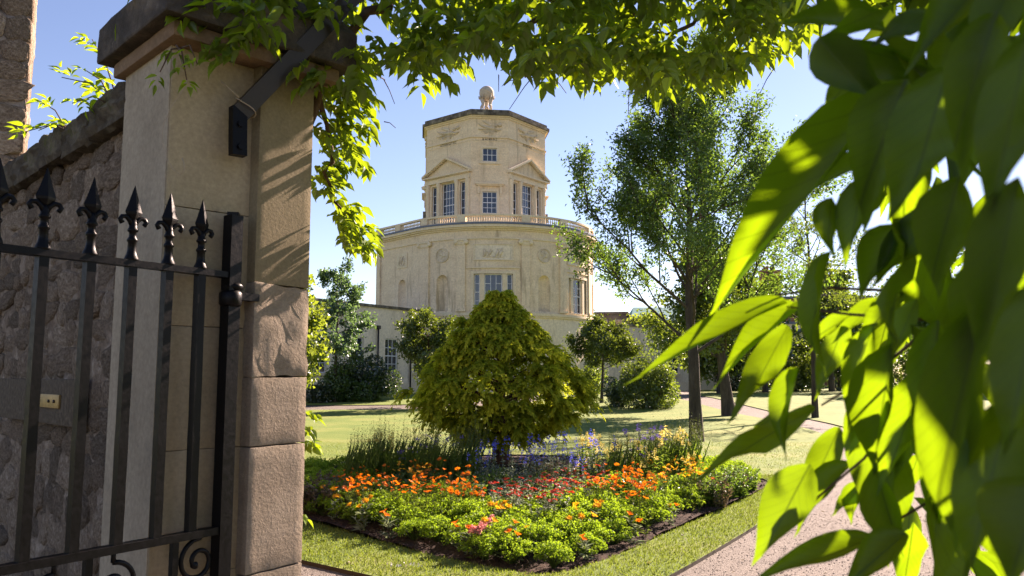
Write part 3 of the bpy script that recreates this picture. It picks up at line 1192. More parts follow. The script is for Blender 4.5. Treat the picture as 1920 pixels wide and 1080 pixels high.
# ---- globe carried by kneeling figures
oc_w = Matrix.Rotation(OBS_A, 3, 'Z') @ Vector((OC.x, OC.y, 0)) + Vector((-1.464, 61, 0))
GL = empty('globe_statue', (oc_w.x + .12, oc_w.y, 23.28), OBS_A, 'pale stone globe held up by carved men on the tower roof', 'statue')
mb = MB()
mb.lathe([(.95, 0), (.95, .12), (.72, .14), (.72, .30)], 8, (0, 0, 0), None, False)
mb.build('plinth', M_statue, GL)
mb = MB()
mb.ellip((0, 0, 2.02), (.63, .63, .63), None, 24, 16)
gl = mb.build('globe', M_statue, GL)
mb = MB()
rm = Matrix.Rotation(R(25), 3, 'Y')
mb.tube([Vector((0, 0, 2.02)) + rm @ Vector((.635 * math.cos(a), .635 * math.sin(a), 0)) for a in np.linspace(0, 6.283, 33)], .035, 5)
mb.build('band', M_relief, gl)
for k in range(3):
    a = R(-90 + 55 + 120 * k)
    ca, sa = math.cos(a), math.sin(a)
    q = lambda r, s, z: (r * ca - s * sa, r * sa + s * ca, z)
    mb = MB()
    mb.tube([q(.36, .10, .30), q(.38, .12, .55), q(.42, .10, .78), q(.34, .05, .98), q(.36, 0, 1.2), q(.44, 0, 1.42), q(.48, 0, 1.55)],
            [.07, .06, .09, .13, .16, .18, .09], 8)
    mb.tube([q(.40, -.16, .30), q(.44, -.18, .55), q(.46, -.14, .76), q(.36, -.05, .96)], [.06, .06, .085, .12], 8)
    mb.tube([q(.46, .10, 1.48), q(.56, .26, 1.52), q(.58, .30, 1.75)], [.085, .07, .05], 7)
    mb.tube([q(.46, -.10, 1.48), q(.56, -.26, 1.52), q(.58, -.30, 1.75)], [.085, .07, .05], 7)
    mb.ellip(q(.58, 0, 1.58), (.10, .10, .12), None, 8, 6)
    mb.build('figure', M_statue, GL)

# ================================================================= WINGS AND BACKGROUND BUILDINGS
def flat_P(p, az, sgn=1):
    """wall through p running to azimuth az; outward normal to the right-hand side of that run (sgn=1)"""
    t = Vector((math.sin(az), math.cos(az)))
    n = Vector((math.cos(az), -math.sin(az))) * sgn
    return lambda u, z, d: Vector((p[0] + t.x * u + n.x * d, p[1] + t.y * u + n.y * d, z))


PW = flat_P((-8.47, 50.0), R(32.6))
WG = empty('observatory_wing', (0, 0, 0), 0, 'pale rendered low wing with tall sash windows left of the bowed front', 'building')
wu = [-11.2, -8.0, -4.8, -1.75, 1.45, 4.3]
mb = MB()
pwall(mb, PW, -16, 5.6, .2, 5.85, [(u - .62, u + .62, 1.75 + .0, 3.95, False) for u in wu], 1, .22)
mb.build('wall', M_render, WG)
mb = MB()
mb.add([PW(-16, 5.8, 0), PW(5.6, 5.8, 0), PW(5.6, 5.8, -6), PW(-16, 5.8, -6), PW(-16, .2, 0), PW(-16, .2, -6), PW(-16, .2, -6), PW(5.6, .2, -6)],
       [(0, 1, 2, 3), (0, 3, 5, 4), (3, 2, 7, 6)])
mb.build('roof', M_lead, WG)
mb = MB()
pbox(mb, PW, -16, 5.6, 5.85, 6.02, -.3, .12)
mb.build('coping', M_weather, WG)
mb = MB()
pbox(mb, PW, -16, 5.6, .2, 1.15, -.05, .09)
mb.build('plinth', M_cap if False else M_trim, WG)
for u in wu:
    w = sash(PW, u - .62, u + .62, 1.77, 3.94, 3, 4, -.14, WG, .06, .035)
    mb = MB()
    pbox(mb, PW, u - .75, u + .75, 1.62, 1.75, -.1, .10)
    mb.build('sill', M_trim, w)
for u in (0.05, 3.2, -6.4):
    mb = MB()
    mb.tube([PW(u, .6, .12), PW(u, 4.5, .12)], .055, 8)
    pbox(mb, PW, u - .11, u + .11, 4.5, 4.72, .0, .22)
    mb.build('downpipe', M_brownsteel, WG)

PR = flat_P((4.6, 59.0), R(62))
WR = empty('observatory_wing', (0, 0, 0), 0, 'low stone range running back right of the bowed front', 'building')
wr = [6.2, 9.2, 12.2, 15.2, 18.2, 21.2]
mb = MB()
pwall(mb, PR, 0, 26, .2, 5.35, [(u - .55, u + .55, 1.7, 3.0, False) for u in wr], 1, .2)
mb.build('wall', M_render, WR)
mb = MB()
mb.add([PR(0, 5.3, 0), PR(26, 5.3, 0), PR(26, 5.3, -6), PR(0, 5.3, -6), PR(26, .2, 0), PR(26, .2, -6), PR(0, .2, -6)], [(0, 1, 2, 3), (1, 2, 5, 4), (2, 3, 6, 5)])
mb.build('roof', M_lead, WR)
mb = MB()
pbox(mb, PR, 0, 26, 5.35, 5.5, -.3, .12)
mb.build('coping', M_weather, WR)
mb = MB()
pbox(mb, PR, 0, 26, .2, 1.1, -.05, .08)
mb.build('plinth', M_trim, WR)
for u in wr:
    w = sash(PR, u - .55, u + .55, 1.72, 2.99, 2, 2, -.12, WR)
    mb = MB()
    pbox(mb, PR, u - .65, u + .65, 1.58, 1.70, -.1, .1)
    mb.build('sill', M_trim, w)
mb = MB()
q = PB(ua(71.5), 5.15, .0)
# wall lantern on the bow
LN = empty('wall_lantern', (0, 0, 0), 0, 'small dark wall lantern on the pale lower wall of the bow', 'lamp')
q = Matrix.Rotation(OBS_A, 3, 'Z') @ PB(ua(74), 4.55, .05) + Vector((-1.464, 61, 0))
mb.tube([q, q + Vector((.12, -.12, .15)), q + Vector((.2, -.2, .05))], .03, 6)
mb.lathe([(.02, -.4), (.12, -.36), (.2, 0), (.24, .02), (.05, .2), (.02, .3)], 8, q + Vector((.2, -.2, -.1)))
mb.build('lantern_body', M_brownsteel, LN)

M_brick = stone('red_brick', [(.20, .085, .055), (.27, .125, .08), (.33, .17, .115)], 3, 12, .95, .3, .01)
M_concrete = stone('brown_concrete', [(.16, .11, .08), (.22, .16, .12), (.27, .20, .15)], 1, 8, .9, .2, .01)
M_copper = plain('green_copper', (.10, .30, .28), .6, .15, 3)


def block(name, label, p, az, L, Dp, h, rows, cols, wall, roofm, chim=None, flat=True, ww=.5, wh=1.2):
    B = empty(name, (0, 0, 0), 0, label, 'building')
    P = flat_P(p, az)
    us = [L * (i + .5) / cols for i in range(cols)]
    zs = [h * (j + .5) / rows for j in range(rows)]
    mb = MB()
    pwall(mb, P, 0, L, .1, h, [(u - ww, u + ww, z - wh / 2 + .2, z + wh / 2 + .2, False) for u in us for z in zs], 1, .2)
    mb.add([P(0, .1, 0), P(0, h, 0), P(0, h, -Dp), P(0, .1, -Dp), P(L, .1, 0), P(L, h, 0), P(L, h, -Dp), P(L, .1, -Dp)], [(0, 1, 2, 3), (4, 7, 6, 5), (3, 2, 6, 7)])
    mb.build('wall', wall, B)
    for u in us:
        for z in zs:
            sash(P, u - ww, u + ww, z - wh / 2 + .2, z + wh / 2 + .2, 2, 2, -.12, B)
    mb = MB()
    if flat:
        pbox(mb, P, -.15, L + .15, h, h + .25, -Dp - .15, .15)
    else:
        q = [P(-.3, h, .3), P(L + .3, h, .3), P(L + .3, h, -Dp - .3), P(-.3, h, -Dp - .3), P(.8, h + 2.2, -Dp / 2), P(L - .8, h + 2.2, -Dp / 2)]
        mb.add(q, [(0, 1, 5, 4), (2, 3, 4, 5), (1, 2, 5), (3, 0, 4), (3, 2, 1, 0)])
    r = mb.build('roof', roofm, B)
    if chim:
        for (u, w, z1) in chim:
            mb = MB()
            pbox(mb, P, u - w, u + w, h, z1, -2.6, -1.4)
            pbox(mb, P, u - w - .1, u + w + .1, z1, z1 + .25, -2.7, -1.3)
            pbox(mb, P, u - w * .6, u - w * .1, z1 + .25, z1 + .7, -2.2, -1.8)
            pbox(mb, P, u + w * .1, u + w * .6, z1 + .25, z1 + .7, -2.2, -1.8)
            mb.build('chimney', wall, r)
    return B


EAST = R(90)
block('modern_block', 'flat roofed brown concrete block beyond the bowed front', (9.6, 92), R(100), 3.6, 8, 8.6, 3, 2, M_concrete, M_concrete)
block('terraced_building', 'brick building with green copper roof behind the garden trees', (13.2, 88), EAST, 6, 8, 7.2, 2, 3, M_brick, M_copper, None, False)
block('sandy_house', 'sandy stone house with sash windows behind the second tree trunk', (14.5, 76), R(80), 14, 8, 6.6, 2, 5, M_render, M_lead)
block('chimney_house', 'brown brick house with broad chimney stack rising above the trees', (25.4, 84), R(96), 12, 8, 9.6, 3, 4, M_brick, M_lead, [(2.2, 1.0, 12.6)], True)


# ================================================================= GATEWAY
AZ1 = R(45)
E1 = Vector((math.sin(AZ1), math.cos(AZ1), 0))
E2 = Vector((-math.cos(AZ1), math.sin(AZ1), 0))
PC = Vector((-1.264, 2.87, 0))
MG = Matrix(((E1.x, E2.x, 0, PC.x), (E1.y, E2.y, 0, PC.y), (0, 0, 1, 0), (0, 0, 0, 1)))
rzG = math.atan2(E1.y, E1.x)
PIER = empty('gate_pier', PC, rzG, 'tall ashlar gate pier with dark weathered projecting cap', 'pier')


def rough_block(sx, sy, sz, seed, amp=.006, cell=.05, bev=.012, freq=9.0):
    """dressed block with worn edges and an uneven face; origin at its low corner"""
    bm = bmesh.new()
    bmesh.ops.create_cube(bm, size=1)
    for v in bm.verts:
        v.co = Vector(((v.co.x + .5) * sx, (v.co.y + .5) * sy, (v.co.z + .5) * sz))
    bmesh.ops.bevel(bm, geom=list(bm.edges), offset=bev, segments=2, affect='EDGES', profile=.6)
    n = max(1, min(7, int(max(sx, sz) / cell)))
    big = [e for e in bm.edges if e.calc_length() > cell * 1.5]
    bmesh.ops.subdivide_edges(bm, edges=big, cuts=n, use_grid_fill=True)
    bm.normal_update()
    for v in bm.verts:
        q = v.co * freq + Vector((seed * 7.3, seed * 3.1, seed))
        v.co += v.normal * (noise.fractal(q, .8, 2.0, 3) * amp)
    me = bpy.data.meshes.new('block')
    bm.to_mesh(me)
    bm.free()
    for p in me.polygons:
        p.use_smooth = True
    me.set_sharp_from_angle(angle=R(28))
    return me


def block_at(name, me, mat, parent, x, y, z):
    me.materials.append(mat)
    o = mobj(name, me, parent)
    o.location = (x, y, z)
    return o


zc = 2.875
# main shaft: courses
zz = [0, .46, .93, 1.38, 1.83, 2.27, zc]
for i, (a, b) in enumerate(zip(zz, zz[1:])):
    if i % 2 == 0:
        block_at('ashlar_block', rough_block(.345, .475, b - a - .002, i, .0018, .09, .003), M_pier, PIER, 0, 0, a)
    else:
        block_at('ashlar_block', rough_block(.345, .24, b - a - .002, i, .0018, .09, .003), M_pier, PIER, 0, 0, a)
        block_at('ashlar_block', rough_block(.345, .234, b - a - .002, i + 20, .0018, .09, .003), M_pier, PIER, 0, .241, a)
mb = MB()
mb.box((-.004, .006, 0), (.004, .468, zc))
mb.build('skylit_face', M_pierskylit, PIER)  # thin slab added over the left face, paler to stand for sky light
# proud gate jamb: separate stones, the lower ones rough tooled
jz = [(0, .50, M_jamb, .0022), (.503, .905, M_jamb, .0022), (.909, 1.375, M_jamb, .0022), (1.380, 1.640, M_jamb, .0022), (1.643, 2.005, M_jamb, .010), (2.0065, zc, M_jambup, .001)]
for i, (a, b, m, amp) in enumerate(jz):
    ins = .0 if i < 5 else .006
    block_at('jamb_stone', rough_block(.272, .40, b - a, 40 + i, amp, .035 if i == 4 else .06, .0045 if i < 5 else .003, 15 if i == 4 else 12), m, PIER, .332, -.055 + ins, a).rotation_euler = (0, 0, R(11))
# cap: moulded soffit course and weathered slab
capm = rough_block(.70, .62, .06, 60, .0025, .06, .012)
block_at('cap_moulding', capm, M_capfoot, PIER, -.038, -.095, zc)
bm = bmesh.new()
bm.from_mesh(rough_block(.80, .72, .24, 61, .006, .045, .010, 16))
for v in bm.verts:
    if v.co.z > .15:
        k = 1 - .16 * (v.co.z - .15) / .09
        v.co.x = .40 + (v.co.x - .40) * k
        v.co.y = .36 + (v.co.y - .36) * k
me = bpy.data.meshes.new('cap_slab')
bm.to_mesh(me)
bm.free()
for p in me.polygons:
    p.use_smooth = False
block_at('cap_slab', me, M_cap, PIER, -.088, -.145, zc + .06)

# ---- rubble wall running back from the pier
WALL = empty('rubble_wall', PC + E2 * .46, rzG, 'rough rubble garden wall with mossy coping behind the iron gate', 'wall')
mb = MB()
nx, nz = 90, 52
Ly, Hz = 5.0, 2.73
vs = []
for j in range(nz + 1):
    for i in range(nx + 1):
        y, z = Ly * i / nx, Hz * j / nz
        vs.append((.068 + .016 * noise.fractal(Vector((y * 6, z * 6, 2)), .9, 2, 4), y + .01, z))
fs = [(j * (nx + 1) + i, (j + 1) * (nx + 1) + i, (j + 1) * (nx + 1) + i + 1, j * (nx + 1) + i + 1) for j in range(nz) for i in range(nx)]
mb.add(vs, fs, True)
mb.box((.11, .01, 0), (.46, Ly, Hz))
mb.build('mortar', M_mortar, WALL)


def rubble_mesh(seed):
    rg = random.Random(seed)
    bm = bmesh.new()
    bmesh.ops.create_icosphere(bm, subdivisions=2, radius=1)
    pw = rg.uniform(5, 10)
    for v in bm.verts:
        c = v.co.copy()
        s = (abs(c.x) ** pw + abs(c.y) ** pw + abs(c.z) ** pw) ** (-1 / pw)
        c *= s
        c += Vector((0, noise.noise(Vector((0, c.y, c.z)) * 1.0 + Vector((seed * 1.7, 0, 0))), noise.noise(Vector((0, c.y, c.z)) * 1.0 + Vector((0, seed * 2.3, 5)))) ) * .42
        c *= 1 + .10 * noise.fractal(c * 2.2 + Vector((seed * 3, seed, 1)), .8, 2, 3)
        v.co = c * .5
    me = bpy.data.meshes.new('rubble_stone')
    bm.to_mesh(me)
    bm.free()
    for p in me.polygons:
        p.use_smooth = True
    me.materials.append(M_rubble)
    return me


RM = [rubble_mesh(i + 1) for i in range(10)]
rg = random.Random(5)
z = .25
while z < 2.66:
    h = rg.uniform(.07, .16)
    y = rg.uniform(0, .05)
    while y < 2.5:
        w = rg.uniform(.09, .30)
        o = mobj('rubble_stone', rg.choice(RM), WALL)
        hh = h * rg.uniform(.75, 1.2)
        o.scale = (rg.uniform(.050, .066), w * 1.16, hh * 1.16)
        o.location = (.082 + rg.uniform(-.010, .010), y + w / 2 + .012, z + h / 2 + rg.uniform(-.015, .015))
        o.rotation_euler = (rg.uniform(-.16, .16), rg.uniform(-.08, .08), rg.uniform(-.06, .06))
        y += w + rg.uniform(.004, .02)
    z += h + rg.uniform(.0, .012)
y = .0
i = 0
while y < 4.9:
    w = rg.uniform(.30, .52)
    me = rough_block(.56, w, .17, 70 + i, .024, .04, .03, 18)
    block_at('coping_stone', me, M_coping, WALL, -.01, y + .005, 2.70 + rg.uniform(-.015, .015))
    y += w
    i += 1
# ---- board with brass plate fixed to the wall
BD = empty('wall_board', PC + E2 * .46, rzG, 'old wooden board with brass keep plate fixed across the rubble wall', 'board')
me = rough_block(.045, 1.3, .205, 90, .002, .06, .005)
block_at('plank', me, M_wood, BD, -.008, .42, 1.425)
me = rough_block(.012, .42, .062, 91, .0005, .06, .003)
block_at('brass_plate', me, M_brass, BD, -.018, .60, 1.50)
for yy in (.66, .74, .90):
    mb = MB()
    mb.lathe([(.008, 0), (.008, .004), (.004, .006)], 8, (-.019, yy, 1.531), Matrix.Translation((-.019, yy, 1.531)) @ Matrix.Rotation(-math.pi / 2, 4, 'Y') @ Matrix.Translation((.019, -yy, -1.531)))
    mb.build('screw', M_brownsteel, BD)

# ---- stone gable of the neighbouring building
GB = empty('stone_gable', (-5.15, 8.2, 0), R(31), 'tall rough stone gable corner catching the sun beyond the wall', 'building')
mb = MB()
nx, nz = 16, 60
for face_ in range(2):
    vs = []
    for j in range(nz + 1):
        for i in range(nx + 1):
            s, z = 2.4 * i / nx, 7.2 * j / nz
            k = .05 * noise.fractal(Vector((s * 3 + face_ * 9 * (i > 0), z * 3, 1)), .8, 2, 4) if i > 0 else .04 * noise.fractal(Vector((0, z * 3, 1)), .8, 2, 4)
            vs.append((-s, -k, z) if face_ == 0 else (k, s, z))
    fs = [(j * (nx + 1) + i, j * (nx + 1) + i + 1, (j + 1) * (nx + 1) + i + 1, (j + 1) * (nx + 1) + i) for j in range(nz) for i in range(nx)]
    if face_ == 0:
        fs = [f[::-1] for f in fs]
    mb.add(vs, fs, False)
mb.add([(0, 0, 7.2), (-2.4, 0, 7.2), (-2.4, 2.4, 7.2), (0, 2.4, 7.2), (-2.4, 0, 0), (-2.4, 2.4, 0), (0, 2.4, 0)], [(0, 3, 2, 1), (1, 2, 5, 4), (2, 3, 6, 5)])
mb.build('wall', M_gable, GB)
rg = random.Random(9)
z = 2.2
while z < 7.1:
    h = rg.uniform(.16, .30)
    for (fx, lim) in ((0, 1.4), (1, 1.2)):
        y = rg.uniform(.0, .05)
        while y < lim:
            w = rg.uniform(.2, .5)
            o = mobj('rubble_stone', rg.choice(RM), GB)
            o.scale = (.065, w * 1.12, h * 1.14)
            o.location = (-y - w / 2, 0, z + h / 2) if fx == 0 else (0, y + w / 2, z + h / 2)
            o.rotation_euler = (rg.uniform(-.12, .12), 0, math.pi / 2 if fx == 0 else 0)
            y += w + .02
    z += h + .02
mb = MB()
mb.box((-2.5, -.10, 7.2), (.30, 2.5, 7.32))
mb.build('eave', M_brownsteel, GB)

# ---- iron gate
HP = Vector((-1.06, 3.0, 0))
GD = Vector((-.559, -.829, 0))
rzg = math.atan2(GD.y, GD.x)
GATE = empty('iron_gate', HP, rzg, 'black wrought iron gate with spear finials standing open', 'gate')
zt, zbm = zat(517, 3.0), zat(992, 3.0)


def bar(mb, x, z0, z1, h=.0155):
    mb.box((x - h, -h, z0), (x + h, h, z1), None)


def sqbar(mb, pts, r):
    mb.tube(pts, r, 4, False, True, True)


mb = MB()
sqbar(mb, [(0, 0, .05), (0, 0, zat(405, 3.0))], .036)
mb.lathe([(.030, 0), (.030, .012)], 4, (0, 0, zat(405, 3.0)), None, False)
post = mb.build('hinge_post', M_iron, GATE)
mb = MB()
mb.lathe([(.034, 0), (.042, .01), (.042, .05), (.034, .06)], 12, (0, 0, zat(575, 3.0)))
mb.box((-.11, -.008, zat(562, 3.0)), (-.0, .028, zat(548, 3.0)))
mb.lathe([(.028, 0), (.040, .015), (.028, .03)], 10, (-.01, .0, zat(545, 3.0)))
mb.build('hinge', M_iron, post)
LG = 1.48
for nm, z, hh, ww in (('rail', zt, .011, .020), ('rail', zbm, .013, .020), ('rail', .22, .013, .020)):
    mb = MB()
    n = 40
    vs = []
    for i in range(n + 1):
        x = LG * i / n
        k = .0018 * noise.noise(Vector((x * 22, z, 0)))
        vs += [(x, -ww, z - hh + k), (x, ww, z - hh), (x, ww, z + hh + k), (x, -ww, z + hh - k)]
    fs = [(4 * i + a, 4 * i + 4 + a, 4 * i + 4 + (a + 1) % 4, 4 * i + (a + 1) % 4) for i in range(n) for a in range(4)] + [(0, 1, 2, 3), (4 * n + 3, 4 * n + 2, 4 * n + 1, 4 * n)]
    mb.add(vs, fs)
    mb.build(nm, M_iron, GATE)
# one bar with its finial, then copies
mb = MB()
n = 14
vs = []
for i in range(n + 1):
    z = zbm + (zt - zbm) * i / n
    k = .0012 * noise.noise(Vector((z * 30, 1, 0)))
    r = .0175 + k
    vs += [(r, 0, z), (0, r, z), (-r, 0, z), (0, -r, z)] if False else [(r * .86, r * .86, z), (-r * .86, r * .86, z), (-r * .86, -r * .86, z), (r * .86, -r * .86, z)]
fs = [(4 * i + a, 4 * i + (a + 1) % 4, 4 * i + 4 + (a + 1) % 4, 4 * i + 4 + a) for i in range(n) for a in range(4)]
mb.add(vs, fs)
bar0 = mb.build('bar', M_iron, GATE)
mb = MB()
zt2 = zt + .010
mb.lathe([(.024, 0), (.024, .006), (.017, .022), (.0145, .035), (.0135, .062), (.0175, .066), (.0175, .072), (.012, .080), (.012, .096), (.0175, .100), (.0175, .106), (.0135, .112), (.0125, .124), (.010, .140)], 10, (0, 0, zt2))
# spear blade: four-sided, slightly flattened
bl = [(.010, .132), (.028, .158), (.030, .166), (.021, .192), (.011, .225), (.001, .258)]
vs = []
for r, z in bl:
    vs += [(r, 0, zt2 + z), (0, r * .62, zt2 + z), (-r, 0, zt2 + z), (0, -r * .62, zt2 + z)]
mb.add(vs, [(4 * i + a, 4 * i + (a + 1) % 4, 4 * i + 4 + (a + 1) % 4, 4 * i + 4 + a) for i in range(5) for a in range(4)] + [(0, 3, 2, 1)])
for s in (-1, 1):
    pts = [(s * .004, 0, zt2 + .118), (s * .012, 0, zt2 + .136), (s * .026, 0, zt2 + .148), (s * .040, 0, zt2 + .146), (s * .046, 0, zt2 + .136), (s * .041, 0, zt2 + .127), (s * .035, 0, zt2 + .131)]
    mb.tube(pts, [.008, .009, .0085, .008, .0085, .009, .006], 8)
fin0 = mb.build('finial', M_iron, bar0)
for i, t in enumerate([.127, .264, .404, .547, .690, .832, .975, 1.118, 1.262]):
    if i == 0:
        b = bar0
    else:
        b = bar0.copy()
        COL.objects.link(b)
        f = fin0.copy()
        COL.objects.link(f)
        f.parent = b
    b.location = (t, 0, 0)
    b.rotation_euler = (0, R(random.uniform(-.4, .4)), 0)
    (b.children[0] if b.children else f).rotation_euler = (0, 0, R(random.uniform(-6, 6)))
mb = MB()
sqbar(mb, [(LG, 0, .05), (LG, 0, zt + .02)], .032)
mb.build('lock_stile', M_iron, GATE)


def scroll(cx, cz, r0, turns, a0, flip=1):
    pts, rad = [], []
    for k in range(40):
        t = k / 39
        r = r0 * (1 - .80 * t)
        a = a0 + flip * turns * 2 * math.pi * t
        pts.append((cx + r * math.cos(a), 0, cz + r * math.sin(a)))
        rad.append(.0085 if k < 36 else .013)
    return pts, rad


for (cx, cz, r0, a0, fl) in ((.095, zbm - .095, .078, R(95), 1), (.40, zbm - .12, .078, R(85), -1), (.60, zbm - .12, .078, R(95), 1), (.88, zbm - .12, .078, R(85), -1), (1.08, zbm - .12, .078, R(95), 1), (1.38, zbm - .12, .078, R(85), -1)):
    mb = MB()
    p, r = scroll(cx, cz, r0, 1.45, a0, -fl)
    p = [(cx + .07 * fl * -1, 0, zbm - .012)] + p if False else p
    mb.tube(p, r, 8)
    mb.tube([p[0], (p[0][0], 0, zbm - .005)], .008, 8)
    mb.build('scroll', M_iron, GATE)
for x in (.19, .49, .79, 1.09, 1.39):
    mb = MB()
    sqbar(mb, [(x, 0, .22), (x, 0, zbm)], .016)
    mb.build('lower_bar', M_iron, GATE)

# ---- steel arch that carries the climber
ARCH = empty('steel_arch', at(446, 290, 2.985), 0, 'dark brown flat steel arch bracket bolted to the gate pier', 'arch')
A0, A1, A2 = at(446, 292, 2.99), at(446, 216, 2.99), at(660, -5, 3.2)
apts = [A1, A1.lerp(A2, .5), A2, Vector((-.15, 3.36, 3.72)), Vector((.55, 3.55, 4.0)), Vector((1.4, 3.8, 4.05)), Vector((2.2, 4.0, 3.75)), Vector((2.75, 4.15, 3.2)), Vector((3.05, 4.2, 2.5)), Vector((3.1, 4.2, 0))]


def flatbar(mb, pts, w, t, wdir):
    vs, fs = [], []
    for i, p in enumerate(pts):
        tg = (pts[min(i + 1, len(pts) - 1)] - pts[max(i - 1, 0)]).normalized()
        a = (wdir - tg * wdir.dot(tg)).normalized()
        b = tg.cross(a)
        for sa, sb in ((-1, -1), (1, -1), (1, 1), (-1, 1)):
            vs.append(p + a * sa * w / 2 + b * sb * t / 2)
    n = len(pts) - 1
    fs = [(4 * i + k, 4 * i + 4 + k, 4 * i + 4 + (k + 1) % 4, 4 * i + (k + 1) % 4) for i in range(n) for k in range(4)] + [(0, 1, 2, 3), (4 * n + 3, 4 * n + 2, 4 * n + 1, 4 * n)]
    mb.add(vs, fs)


off = ARCH.location
mb = MB()
flatbar(mb, apts, .034, .070, E1.cross(Vector((0, 0, 1))).normalized())
mb.build('hoop', M_brownsteel, ARCH, None, off)
mb = MB()
flatbar(mb, [A0, A0.lerp(A1, .5), A1 + Vector((0, 0, .03))], .058, .038, E1)
mb.build('wall_plate', M_iron, ARCH, None, off)
for f in (.2, .75):
    mb = MB()
    q = A0.lerp(A1, f)
    nrm = Vector((E1.y, -E1.x, 0))
    mb.tube([q + nrm * .01, q + nrm * .028], .012, 6, False)
    mb.build('bolt', M_iron, ARCH, None, off)
TW = empty('twine_tie', at(448, 205, 2.95), 0, 'pale twine tied round the steel arch bracket', 'twine')
mb = MB()
q = A1.lerp(A2, .06)
tg = (A2 - A1).normalized()
s1 = E1.cross(Vector((0, 0, 1))).normalized()
s2 = tg.cross(s1).normalized()
mb.tube([q + s1 * .030 * math.cos(a) + s2 * .048 * math.sin(a) + tg * .006 * math.sin(2 * a) for a in np.linspace(0, 6.28, 17)], .0022, 6)
mb.tube([q - s2 * .045 + s1 * .02, q - s2 * .07 + Vector((-.02, 0, .03)), q - s2 * .09 + Vector((-.03, 0, .035))], .0028, 5)
mb.build('loop', M_tie, TW, None, TW.location)


# ================================================================= TREES AND SHRUBS
def tubes_tree(rg, base, height, trunk_r, limbs, lean=(0, 0), clear=.28, spread=.55, limb_len=.45, up=.6, sub=4, subsub=3, twig=.35, n=6):
    """trunk and limbs; returns MB for trunk, MB for limbs and the list of twig polylines"""
    mt, ml = MB(), MB()
    twigs = []
    tp = []
    for i in range(9):
        t = i / 8
        tp.append(base + Vector((lean[0] * t + rg.uniform(-1, 1) * .012 * height * t, lean[1] * t + rg.uniform(-1, 1) * .012 * height * t, height * .93 * t)))
    mt.tube([tp[0] - Vector((0, 0, .12))] + tp, [trunk_r * 1.45] + [trunk_r * (1.18 if i == 0 else 1) * (1 - .9 * i / 8) + .006 for i in range(9)], 10)

    def along(pts, t):
        f = t * (len(pts) - 1)
        i = min(int(f), len(pts) - 2)
        return pts[i].lerp(pts[i + 1], f - i)

    def branch(p, d, L, r, lvl):
        pts, q, dd = [p], p.copy(), d.normalized()
        ns = 5 if lvl < 2 else 3
        for _ in range(ns):
            dd = (dd + Vector((rg.gauss(0, .13), rg.gauss(0, .13), rg.gauss(0, .08) + up * .10))).normalized()
            q = q + dd * (L / ns)
            pts.append(q)
        ml.tube(pts, [r * (1 - .8 * i / ns) for i in range(ns + 1)], max(3, n - lvl), True, False)
        if lvl == 2:
            twigs.append(pts)
            return
        m = sub if lvl == 0 else subsub
        for k in range(m):
            t = .25 + .75 * (k + rg.random()) / m
            q = along(pts, min(t, 1))
            ax = dd.orthogonal().normalized()
            ax.rotate(Matrix.Rotation(rg.uniform(0, 6.28), 3, dd))
            nd = (dd + ax * rg.uniform(.5, 1.1)).normalized()
            branch(q, nd, L * rg.uniform(.38, .62) * (1.15 - .4 * t), r * .5, lvl + 1)
        twigs.append(pts[len(pts) // 2:])
    for k in range(limbs):
        t = clear + (1 - clear) * (k + rg.random() * .6) / limbs
        a = k * 2.399 + rg.uniform(-.4, .4)
        s = spread * (1.15 - .75 * (t - clear) / (1 - clear))
        d = Vector((math.cos(a) * s, math.sin(a) * s, up))
        L = height * limb_len * (1 - .55 * (t - clear) / (1 - clear)) * rg.uniform(.8, 1.15)
        branch(along(tp, t), d, L, trunk_r * .32 * (1.1 - .7 * t), 0)
    twigs.append(tp[6:])
    return mt, ml, twigs


def twig_leaves(twigs, count, sigma, rg):
    lens = np.array([(t[-1] - t[0]).length + .05 for t in twigs])
    idx = rg.choice(len(twigs), count, p=lens / lens.sum())
    C = np.empty((count, 3))
    D = np.empty((count, 3))
    tw = [(np.array([tuple(p) for p in t])) for t in twigs]
    f = rg.random(count)
    for k in range(count):
        t = tw[idx[k]]
        g = f[k] * (len(t) - 1)
        i = min(int(g), len(t) - 2)
        C[k] = t[i] + (t[i + 1] - t[i]) * (g - i)
        D[k] = t[i + 1] - t[i]
    C += rg.normal(size=C.shape) * sigma
    return C, unit(D)


def tree(name, label, base, height, tr, leafcount, leaf_L, leaf_W, mat, seed, bark=None, group=None, sigma=.16, flat=.0, cat='tree', **kw):
    rg = random.Random(seed)
    nr = np.random.default_rng(seed)
    base = Vector(base)
    T = empty(name, base, 0, label, cat, group)
    mt, ml, tw = tubes_tree(rg, base, height, tr, **kw)
    mt.build('trunk', bark or M_bark, T, None, base)
    ml.build('branches' if False else 'limb_work', bark or M_bark, T, 'stuff', base)
    C, D = twig_leaves(tw, leafcount, sigma, nr)
    N = rand_dirs(leafcount, nr) + np.array([0, 0, .6 + flat])
    D = D * .5 + rand_dirs(leafcount, nr) + np.array([0, 0, -.15])
    s = nr.uniform(.7, 1.25, leafcount)
    tint = np.clip(nr.normal(.5, .25, leafcount), 0, 1)
    leaf_obj('crown', C, D, N, leaf_L * s, leaf_W * s, LEAF_LO, mat, T, tint, base)
    return T


